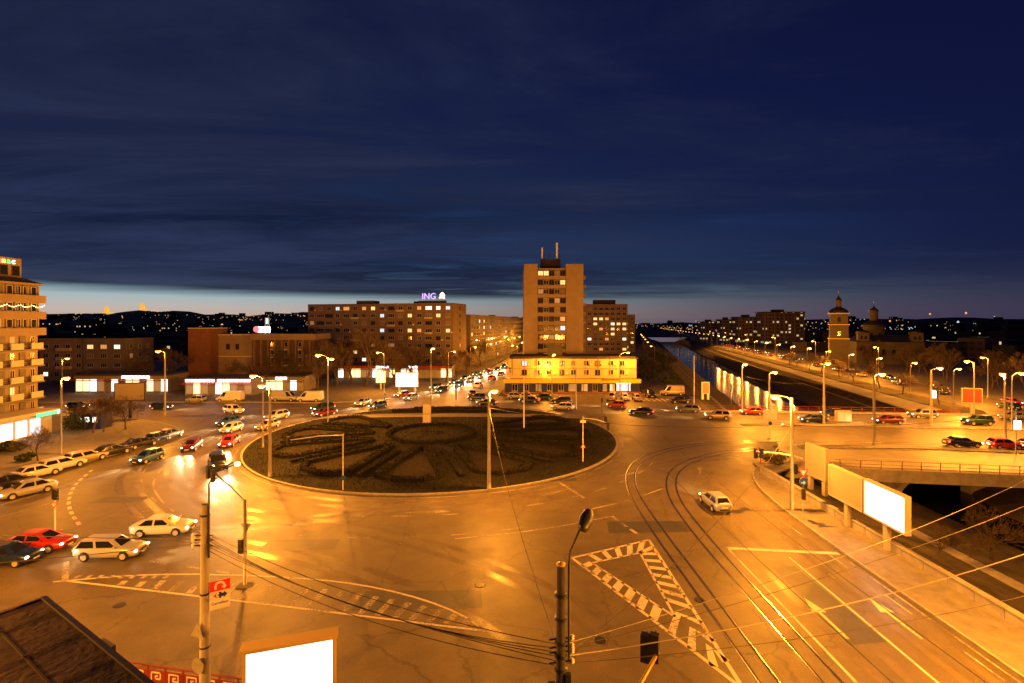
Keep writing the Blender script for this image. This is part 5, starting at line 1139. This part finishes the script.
for (u, v, r_, h_, lab) in ((75, 432, 1.8, 2.8, 'dark evergreen shrub at the foot of the left trees'), (88, 429, 1.5, 2.0, 'second dark shrub behind the left kerb lamp'), (25, 462, 1.2, 1.0, 'low dark shrub on the left pavement bed'), (8, 452, 2.0, 1.2, 'wide low shrub bed below the corner shop'), (654, 464, 1.0, 1.0, 'unused')):
    if lab == 'unused': continue
    p = G(u, v); shrub((p.x, p.y, .14), r_, h_, lab)
shrub((32.2, 61.9, .2), 1.3, 1.5, 'reddish leafy shrub at the pavement corner by the bridge', 700, 'dry_grass')
for i, (x_, y_, r_, h_) in enumerate(((38, 150, 6, 4), (46, 165, 7, 5), (52, 190, 8, 5), (44, 140, 4, 3), (60, 215, 9, 6))):
    shrub((x_, y_, 0), r_, h_, f'dark thicket on the lot beyond the yellow building, {ORD[i]} from its wall', 1600)
# ------------------------------------------------------------------ vehicles
def loft(m, stations, mi=0):
    """stations: (x, half width, z low, z high, crown)"""
    n = 10; base = len(m.v)
    for (x, w_, zl, zh, ct_) in stations:
        s_ = [(-w_*.86, zl), (-w_*.97, zl+.08), (-w_, zl+(zh-zl)*.42), (-w_*.985, zl+(zh-zl)*.72), (-w_*.90, zh-.02), (-w_*.45, zh+ct_), (0, zh+ct_*1.2)]
        ring_ = s_+[(-y, z) for y, z in s_[-2::-1]]
        n = len(ring_); m.v += [(x, y, z) for y, z in ring_]
    for i in range(len(stations)-1):
        for k_ in range(n): m.f.append((base+i*n+k_, base+i*n+(k_+1) % n, base+(i+1)*n+(k_+1) % n, base+(i+1)*n+k_)[::-1]); m.m.append(mi); m.sm.append(True)
    m.f.append(tuple(base+k_ for k_ in range(n))); m.f.append(tuple(base+(len(stations)-1)*n+n-1-k_ for k_ in range(n))); m.m += [mi, mi]; m.sm += [False, False]
def car_protos():
    D = {}
    spec = {
        'sedan': dict(L=4.55, W=.89, body=[(-2.27, .66, .38, .78, .01), (-2.20, .78, .28, .92, .02), (-1.75, .86, .22, 1.00, .03), (-1.0, .885, .20, .97, .02), (0, .89, .20, .94, .02), (.9, .885, .20, .92, .03), (1.55, .86, .22, .86, .05), (2.05, .80, .26, .76, .04), (2.24, .66, .34, .60, .01)], cab=(-1.78, -1.05, .30, 1.08, .95, 1.42), wb=1.36, wr=.32),
        'hatchback': dict(L=3.95, W=.84, body=[(-1.97, .66, .38, .86, .01), (-1.90, .76, .28, .98, .02), (-1.4, .82, .22, 1.00, .02), (0, .84, .20, .95, .02), (.9, .84, .20, .93, .03), (1.4, .81, .22, .87, .05), (1.8, .76, .26, .76, .04), (1.96, .64, .34, .62, .01)], cab=(-1.88, -1.45, .25, 1.02, .95, 1.45), wb=1.22, wr=.30),
        'estate': dict(L=4.6, W=.89, body=[(-2.30, .68, .38, .86, .01), (-2.22, .79, .28, 1.0, .02), (-1.6, .87, .22, 1.02, .02), (0, .89, .20, .96, .02), (.9, .885, .20, .93, .03), (1.6, .86, .22, .86, .05), (2.1, .79, .26, .76, .04), (2.28, .66, .34, .62, .01)], cab=(-2.2, -1.85, .28, 1.06, .96, 1.47), wb=1.38, wr=.32),
        'suv': dict(L=4.5, W=.92, body=[(-2.25, .72, .48, 1.0, .01), (-2.18, .82, .38, 1.12, .02), (-1.5, .90, .32, 1.15, .02), (0, .92, .30, 1.10, .02), (.9, .91, .30, 1.08, .03), (1.6, .88, .32, 1.03, .05), (2.08, .82, .36, .93, .04), (2.24, .70, .44, .76, .01)], cab=(-2.1, -1.8, .30, .98, 1.10, 1.72), wb=1.33, wr=.37),
        'van': dict(L=5.6, W=.98, body=[(-2.8, .90, .42, 1.1, .01), (-2.76, .95, .34, 1.25, .01), (-1.5, .98, .30, 1.25, .01), (0, .98, .30, 1.25, .01), (1.2, .98, .30, 1.22, .02), (1.9, .95, .32, 1.15, .04), (2.5, .88, .36, .98, .05), (2.78, .74, .44, .80, .01)], cab=(-2.79, -2.74, 1.05, 2.05, 1.15, 2.35), wb=1.75, wr=.35)}
    for nm, s in spec.items():
        W_ = s['W']; x0, x1, x2, x3, zb, zt = s['cab']; wb_, wt = W_*.90, W_*(.68 if nm != 'van' else .86)
        m = MB(); loft(m, s['body'])
        # cabin with rounded roof
        zs = [(zb-.03, 0), (zb+(zt-zb)*.86, .86), (zt, 1.0)]
        ringv = []
        for z_, f_ in zs:
            xa, xb = x0+(x1-x0)*f_, x3+(x2-x3)*f_; ww = wb_+(wt-wb_)*min(f_, .9)
            if f_ == 1.0: xa += .10; xb -= .14; ww -= .09
            c = .10
            ringv.append([(xa, -ww+c, z_), (xa+c, -ww, z_), (xb-c*1.6, -ww, z_), (xb, -ww+c*2, z_), (xb, ww-c*2, z_), (xb-c*1.6, ww, z_), (xa+c, ww, z_), (xa, ww-c, z_)])
        b0 = len(m.v); m.v += [q for r_ in ringv for q in r_]
        for i in range(2):
            for k_ in range(8): m.f.append((b0+i*8+k_, b0+i*8+(k_+1) % 8, b0+(i+1)*8+(k_+1) % 8, b0+(i+1)*8+k_)); m.m.append(0); m.sm.append(False)
        m.f.append(tuple(b0+16+k_ for k_ in range(8))); m.m.append(0); m.sm.append(False)
        # sills, arches, bumpers, plates
        for sx in (-1, 1):
            for sy in (-1, 1):
                n = 12; cx = sx*s['wb']; y_ = sy*(W_*.985); R_ = s['wr']+.07
                m.add([(cx+R_*math.cos(PI*k_/n), y_, s['wr']+R_*math.sin(PI*k_/n)) for k_ in range(n+1)]+[(cx-R_, y_, .2), (cx+R_, y_, .2)], [tuple(range(n+2))+(n+2,)], 1)
        L2 = s['L']/2
        m.box((L2-.02, 0, .36), (.10, W_*1.1, .14), 1); m.box((-L2+.02, 0, .42), (.10, W_*1.1, .12), 1); m.box((L2-.02, 0, .60 if nm != 'van' else .75), (.06, W_*.7, .10), 1)
        m.box((L2+.03, 0, .40), (.02, .5, .11), 2); m.box((-L2-.02, 0, .62), (.02, .5, .11), 2)
        parts = [('body', m.mesh('body', ['car_paint_white', 'black_plastic', 'sign_white']), (0, 0, 0))]
        def quad(P, nm_, off):
            P = [Vector(q) for q in P]; c = sum(P, Vector())/4; nn = (P[1]-P[0]).cross(P[2]-P[0]).normalized()
            if nn.dot(Vector(off)) < 0: nn = -nn
            q = [c+(p_-c)*.90+nn*.012 for p_ in P]; w = MB().add(q, [(0, 1, 2, 3)]); parts.append((nm_, w.mesh(nm_, ['car_glass']), (0, 0, 0)))
        r0, r1 = ringv[0], ringv[1]
        quad([r0[3], r0[4], r1[4], r1[3]], 'windscreen', (1, 0, .5))
        if nm != 'van':
            quad([r0[0], r0[7], r1[7], r1[0]], 'rear_window', (-1, 0, .5))
            for sd, (i, j) in ((-1, (1, 2)), (1, (6, 5))):
                A0, B0, A1, B1 = Vector(r0[i]), Vector(r0[j]), Vector(r1[i]), Vector(r1[j])
                for t0, t1 in ((.0, .47), (.49, 1.0)): quad([A0.lerp(B0, t0), A0.lerp(B0, t1), A1.lerp(B1, t1), A1.lerp(B1, t0)], 'side_window', (0, sd, .2))
        else:
            for sd, (i, j) in ((-1, (1, 2)), (1, (6, 5))):
                A0, B0, A1, B1 = Vector(r0[i]), Vector(r0[j]), Vector(r1[i]), Vector(r1[j]); quad([A0.lerp(B0, .76), A0.lerp(B0, .99), A1.lerp(B1, .99), A1.lerp(B1, .80)], 'side_window', (0, sd, .2))
        ty = MB(); ty.lathe([(.55*s['wr'], -.1), (s['wr']*.96, -.1), (s['wr'], -.07), (s['wr'], .07), (s['wr']*.96, .1), (.55*s['wr'], .1)], 16)
        rm = MB(); rm.lathe([(.02, .125), (.16*s['wr'], .125), (.20*s['wr'], .112), (.54*s['wr'], .106), (.58*s['wr'], .120), (.66*s['wr'], .118), (.66*s['wr'], .09)], 12); rm.lathe([(.60*s['wr'], -.09), (.60*s['wr'], .03)], 10)
        tym, rmm = ty.mesh('tyre', ['tyre']), rm.mesh('rim', ['rim'])
        hz = .64 if nm in ('sedan', 'hatchback', 'estate') else .84; tz = .80 if nm in ('sedan', 'hatchback', 'estate') else 1.0
        hl_ = MB(); hl_.lathe([(.02, -.11), (.075, -.09), (.095, 0), (.075, .09), (.02, .11)], 10); hlm = hl_.mesh('headlight', ['lens_white'])
        tlm = MB().box((0, 0, 0), (.10, .24, .15)).mesh('tail_light', ['lens_red'])
        mrm = MB().box((0, 0, 0), (.10, .16, .12)).mesh('mirror', ['car_paint_white'])
        D[nm] = dict(parts=parts, tyre=tym, rim=rmm, hl=hlm, tl=tlm, mir=mrm, s=s, hz=hz, tz=tz, cab=s['cab'], W=W_)
    return D
COLS = {'white': (.62, .61, .58), 'silver': (.40, .41, .42), 'grey': (.16, .165, .17), 'black': (.014, .014, .016), 'red': (.36, .018, .014), 'dark blue': (.014, .028, .10), 'dark green': (.012, .05, .025), 'beige': (.42, .34, .22), 'maroon': (.14, .012, .015), 'blue': (.03, .10, .30)}
for c, v in COLS.items(): mat('car_paint_'+c, v, .32, .25 if c not in ('white', 'red') else 0, coat=.6, spec=.5)
CARS = car_protos()
def car(kind, colour, loc, rz, label, lit=True, beam=0.0, group=None, tail=None):
    PLACED.append((loc[0], loc[1])); P = CARS[kind]; s = P['s']; o = thing('delivery_van' if kind == 'van' else 'car', (loc[0], loc[1], loc[2] if len(loc) > 2 else .01), label, 'van' if kind == 'van' else 'car', group, rz)
    for nm, me, l_ in P['parts']:
        q = place(nm, me, o, l_)
        if nm == 'body': setmat(q, 0, 'car_paint_'+colour)
    for sx in (-1, 1):
        for sy in (-1, 1):
            q = place('wheel', P['tyre'], o, (sx*s['wb'], sy*(P['W']-.075), s['wr'])); q.rotation_euler.x = -sy*PI/2; place('rim', P['rim'], q)
    for sy in (-1, 1):
        h_ = place('headlight', P['hl'], o, (s['L']/2-.13, sy*P['W']*.74, P['hz'])); h_.rotation_euler.y = PI/2-.15; h_.scale = (1, 1.6, .8); setmat(h_, 0, 'lens_white' if lit else 'lens_off')
        t_ = place('tail_light', P['tl'], o, (-s['L']/2+.09, sy*P['W']*.76, P['tz'])); setmat(t_, 0, 'lens_red' if (lit if tail is None else tail) else 'lens_red_off')
        m_ = place('mirror', P['mir'], o, (P['cab'][3]-.28, sy*(P['W']+.06), P['cab'][4]+.08)); setmat(m_, 0, 'car_paint_'+colour)
    if lit and beam > 0:
        for sy in (-1, 1):
            L_ = bpy.data.lights.new('headlight_beam', 'SPOT'); L_.energy = beam*.28; L_.color = (1, .66, .30); L_.spot_size = math.radians(50); L_.spot_blend = 1.0; L_.shadow_soft_size = .07
            lo = bpy.data.objects.new('headlight_beam', L_); COL.objects.link(lo); lo.parent = o; lo.location = (s['L']/2+.04, sy*P['W']*.74, P['hz']); lo.rotation_euler = (0, math.radians(-90+3), 0)
    return o
PLACED = []
rcar = random.Random(99); KN = ['sedan', 'hatchback', 'estate', 'suv', 'hatchback', 'sedan']; CN = list(COLS)
def queue(path, gap, lab, group, start=0.0, beam=1500., z=.01, maxn=99, jit=2.5, skip=()):
    P = [Vector(p) for p in smooth(path, 3)]; S = resample(P, .5); i = int(start/.5); n = 0
    while i < len(S) and n < maxn:
        p, t = S[i]
        if any((p.x-a)**2+(p.y-b_)**2 < 34 and abs((a-p.x)*-t.y+(b_-p.y)*t.x) < 2.6 for a, b_ in PLACED): i += 4; continue
        kd, cl_ = rcar.choice(KN), rcar.choice(CN)
        car(kd, cl_, (p.x, p.y, z), math.atan2(t.y, t.x), f'{cl_} {kd}, {ORD[n]} car {lab}', True, beam, group); n += 1
        i += int((gap+rcar.uniform(-jit, jit))/.5)
def a2(R_, d0, d1): return arc(R_, d0, d1, 14)
SC_ = 'cars seen standing at the junction'
p = G(40, 549); car('sedan', 'red', p, .04, 'red sedan with glowing tail lights waiting at the left edge', True, 900, SC_)
p = G(112, 556); car('estate', 'silver', p, .05, 'silver estate just ahead of the red sedan', True, 900, SC_)
p = G(164, 533); car('sedan', 'white', p, .10, 'white sedan side-on left of the signal mast', True, 1500, SC_)
p = G(8, 563); car('hatchback', 'dark blue', p, .05, 'dark blue hatchback below the red sedan at left edge', True, 600, SC_)
p = G(962, 446.5); car('sedan', 'black', (p.x, p.y, .02), -.09, 'dark sedan on the bridge between two median poles', True, 900, SC_)
p = G(1004, 448.5); car('hatchback', 'red', (p.x, p.y, .02), -.09, 'red hatchback ahead of the dark sedan on the bridge', True, 900, SC_)
p = G(1034, 449); car('sedan', 'maroon', (p.x, p.y, .02), -.09, 'maroon sedan at the right edge of the east road', True, 900, SC_)
PK = 'cars parked along the kerbs'
for (u, v, kd, c, lab) in ((6, 487, 'hatchback', 'black', 'black hatchback parked last in the left kerb row'), (31, 477, 'sedan', 'white', 'white sedan parked at the left kerb behind white estate'), (57, 469, 'estate', 'white', 'white estate parked at the left kerb'), (81, 461.5, 'estate', 'beige', 'beige estate parked in the middle of the left kerb row'), (107, 455, 'sedan', 'black', 'black sedan parked at the left kerb after the beige estate'), (136, 447, 'sedan', 'black', 'long black sedan parked before the kerb bend'), (154, 441.5, 'hatchback', 'dark blue', 'dark blue hatchback parked at the bend of the left kerb'), (165, 438, 'sedan', 'grey', 'grey sedan parked foremost at the left kerb bend')):
    p = G(u, v); q = G(u+10, v-2.8); car(kd, c, (p.x+.6, p.y, .01), math.atan2(q.y-p.y, q.x-p.x+.3) if u < 140 else 1.5, lab, False, 0, PK)
for (u, v, kd, c, rz_, lab) in ((516, 398.5, 'hatchback', 'silver', .05, 'silver hatchback parked before the blue shop\'s left end'), (528, 399, 'hatchback', 'white', .05, 'white hatchback parked second from left before blue shop'), (543, 399.5, 'sedan', 'dark green', PI, 'dark green sedan parked third before the blue shop'), (561, 403, 'estate', 'black', PI, 'black estate standing in the lane before the blue shop'), (612, 400, 'suv', 'beige', -1.9, 'beige off-roader parked nose out before the lit shop'), (625, 400, 'hatchback', 'white', -1.7, 'white hatchback parked nose out beside the off-roader'), (637, 400.5, 'hatchback', 'beige', -1.6, 'beige hatchback parked nose out at lit shop corner'), (650, 397, 'suv', 'black', -1.6, 'black off-roader parked at the edge of the dark lot'), (680, 403, 'estate', 'black', PI, 'black estate parked by the river railing corner'), (672, 395.5, 'van', 'beige', PI, 'beige van parked on the dark lot'), (310, 401.5, 'van', 'white', PI, 'white delivery van parked before the bare trees'), (285, 401, 'van', 'silver', 0, 'silver van parked left of the white van'), (230, 401.5, 'van', 'white', PI, 'white van by the red shop pavilion'), (196, 402, 'hatchback', 'silver', PI, 'silver hatchback parked before the red shop pavilion')):
    p = G(u, v); car(kd, c, (p.x, p.y, .15 if p.y > 121.5 else .01), rz_, lab, False, 0, PK)
TG = 'traffic driving through the junction'
P_IN = [(-3, 195), (-9.5, 165), (-14.5, 140), (-18.5, 125), (-24.5, 112)]+a2(IR+3.0, 122, 300)+[(8, 56), (18, 62.5), (28, 66.5), (42, 66.8), (58, 64.4)]
P_MID = [(-6, 190), (-12.5, 165), (-17.5, 141), (-22.5, 124), (-31, 113)]+a2(IR+7.2, 128, 232)+[(-27.5, 47.6), (-19, 44.6), (-11.2, 42.4), (-3.2, 37.8), (3.1, 32.2), (6.6, 27), (8.3, 22.5), (9.2, 15)]
P_OUT = [(-108, 103.5), (-80, 103), (-62, 102), (-52, 97)]+a2(IR+11.5, 158, 226)+[(-28, 41.5), (-20, 39.5), (-10, 35.4), (-2, 29), (3, 22.5), (5, 16)]
queue(P_IN, 12.5, 'in the inner line from avenue round the island', TG, maxn=13)
queue(P_MID, 12.5, 'in the middle line from avenue to the left curve', TG, 3, maxn=11)
queue(P_OUT, 16, 'in the outer line coming from the left shops', TG, 4, maxn=5)
queue([(-45.6, 80), (-45.4, 72), (-46.2, 62), (-48, 54), (-52, 47), (-60, 40)], 11, 'passing the parked cars at the left kerb', TG, 2, maxn=2)
p = G(715, 507); car('hatchback', 'silver', (p.x, p.y, .01), 1.62, 'silver hatchback alone in the right avenue, heading for the island', True, 900, TG)
queue([(92, 91.5), (75, 93.2), (58, 95.0), (40, 97.5), (24, 104), (8, 110.5), (-10, 115)], 13.5, 'heading left on the far lane of the bridge', TG, 1)
queue([(86, 86.5), (60, 88.6), (40, 90.5), (22, 98), (6, 104), (-6, 108)], 15, 'heading left on the second lane of the bridge', TG, 6)
queue([(-9, 118), (-10.5, 130), (-5, 160), (2, 195)], 16, 'leaving up the north avenue', TG, 4, maxn=5, beam=600)
queue([(100.5, 100), (149, 328), (217, 600)], 21, 'driving away along the riverside boulevard', TG, 3, maxn=16, beam=0)
queue([(219, 600), (153, 328), (105.5, 100)], 26, 'coming along the riverside boulevard', TG, 220, maxn=12, beam=0)
# ---- streaks of passing light painted on the road as paler, glossier tyre lines
def streak_material():
    m = bpy.data.materials.new('streak_asphalt'); m.use_nodes = True; MAT['streak_asphalt'] = m
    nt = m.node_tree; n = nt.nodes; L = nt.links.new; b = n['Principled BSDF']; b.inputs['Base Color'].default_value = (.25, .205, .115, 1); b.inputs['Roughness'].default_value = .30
    at_ = n.new('ShaderNodeAttribute'); at_.attribute_name = 'streak_alpha'; tc = n.new('ShaderNodeTexCoord'); no = n.new('ShaderNodeTexNoise'); no.inputs['Scale'].default_value = .22; no.inputs['Detail'].default_value = 5; L(tc.outputs['Object'], no.inputs[0])
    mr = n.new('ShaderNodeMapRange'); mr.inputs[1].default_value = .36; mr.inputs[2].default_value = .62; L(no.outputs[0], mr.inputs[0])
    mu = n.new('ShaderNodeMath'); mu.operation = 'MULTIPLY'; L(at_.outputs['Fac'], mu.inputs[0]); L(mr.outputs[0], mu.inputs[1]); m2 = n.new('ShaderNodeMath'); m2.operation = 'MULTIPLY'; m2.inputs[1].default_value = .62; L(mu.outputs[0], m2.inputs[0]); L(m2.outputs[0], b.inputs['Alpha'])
streak_material()
LAYER = [0]
def light_streak(path, off):
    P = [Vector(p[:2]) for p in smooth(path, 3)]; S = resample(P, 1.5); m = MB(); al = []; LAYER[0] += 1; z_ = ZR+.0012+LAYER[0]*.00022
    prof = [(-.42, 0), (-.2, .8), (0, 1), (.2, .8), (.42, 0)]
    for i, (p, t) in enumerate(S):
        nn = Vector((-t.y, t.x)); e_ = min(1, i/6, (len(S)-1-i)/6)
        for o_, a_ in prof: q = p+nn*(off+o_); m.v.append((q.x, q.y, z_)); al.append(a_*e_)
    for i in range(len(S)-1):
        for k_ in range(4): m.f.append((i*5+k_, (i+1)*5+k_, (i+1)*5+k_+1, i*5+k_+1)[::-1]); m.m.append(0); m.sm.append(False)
    o = m.build('light_streak', 'streak_asphalt', road); at_ = o.data.attributes.new('streak_alpha', 'FLOAT', 'POINT'); at_.data.foreach_set('value', al)
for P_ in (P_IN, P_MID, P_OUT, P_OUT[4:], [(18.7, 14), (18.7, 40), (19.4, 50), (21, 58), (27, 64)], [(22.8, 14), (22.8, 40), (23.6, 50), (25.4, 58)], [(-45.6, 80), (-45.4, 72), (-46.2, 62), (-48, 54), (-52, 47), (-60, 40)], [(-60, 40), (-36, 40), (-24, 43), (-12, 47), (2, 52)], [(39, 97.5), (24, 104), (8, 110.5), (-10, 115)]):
    for off in (-.75, .75): light_streak(P_, off)
# ------------------------------------------------------------------ overhead wires
def wire(a, b_, sag, label, r_=.018, mt='cable'):
    a, b_ = Vector(a), Vector(b_); n = 16
    o = MB().tube([a.lerp(b_, i/n)-Vector((0, 0, sag*4*(i/n)*(1-i/n))) for i in range(n+1)], r_, 5).build('overhead_wire', mt); return tag(o, label, 'wire', 'overhead wires')
pA = Vector((-13.35, 22.0, 8.0)); pB = Vector((1.45, 15.0, 7.6)); pI = G(489, 490)+Vector((0, 0, 8.6)); pR = G(792, 511)+Vector((0, 0, 8.0)); pM = G(245, 586)+Vector((0, 0, 5.6)); pL = G(270, 478)+Vector((0, 0, 8.4))
k_ = 0
for i, (dz, ds) in enumerate(((0, .55), (.14, .7), (.28, .85), (-.16, .4), (-.3, .65), (.4, .5))):
    wire(pA+Vector((0, 0, dz)), pB+Vector((0, 0, dz*.9)), ds, f'{ORD[i]} strand of the wire bundle between the two near poles', .014)
wire(pA+Vector((-.4, 0, .1)), (-60, 30, 8.4), .9, 'wire from the near left pole to the left edge, upper')
wire(pA+Vector((-.4, 0, -.1)), (-60, 18, 8.2), 1.0, 'wire from the near left pole to the left edge, lower')
wire(pB, (34, 24, 10.5), 1.1, 'pale thick cable from centre pole to the right edge', .020, 'cable_bright')
wire(pB+Vector((0, 0, .2)), (36, 30, 9.2), .7, 'thin wire right from centre pole, upper of three', .010)
wire(pB+Vector((0, 0, .35)), (40, 36, 8.2), .8, 'thin wire right from centre pole, topmost', .011, 'cable_bright')
wire(pB+Vector((0, 0, -.2)), (28.5, 22, 7.4), .7, 'thin wire right from centre pole, lowest', .010)
wire(pB+Vector((0, 0, 0)), pI, 1.0, 'wire from the centre pole to the island lamp')
wire(pB+Vector((0, 0, -.1)), pR, 1.2, 'wire from the centre pole to the right corner pole')
wire(pI, pR, .9, 'wire between the island lamp and right corner pole')
wire(pI, G(524, 433)+Vector((0, 0, 8)), .5, 'wire from the island lamp to the slender white pole')
wire(pL, pI, 1.0, 'wire across the island between its two pale lamps')
wire(pR, (60, 56, 8.5), .9, 'wire from the right corner pole along the bridge')
wire(G(824, 424)+Vector((0, 0, 7.5)), G(931, 427)+Vector((0, 0, 7.5)), .5, 'wire between the tram median lamps', .016)
wire(G(742, 411)+Vector((0, 0, 7)), G(824, 424)+Vector((0, 0, 7)), .6, 'wire from the bridge\'s left lamp to its centre lamp', .016)
wire((12.5, 8, 6.0), (12.5, 56, 5.9), .5, 'tram contact wire above the left track', .014); wire((15.6, 8, 6.0), (15.6, 54, 5.9), .5, 'tram contact wire above the right track', .014)
wire(G(489, 490)+Vector((0, 0, 6.6)), G(506, 464)+Vector((0, 0, .5)), 0.02, 'guy wire slanting from island lamp to the ground', .016, 'cable_bright')
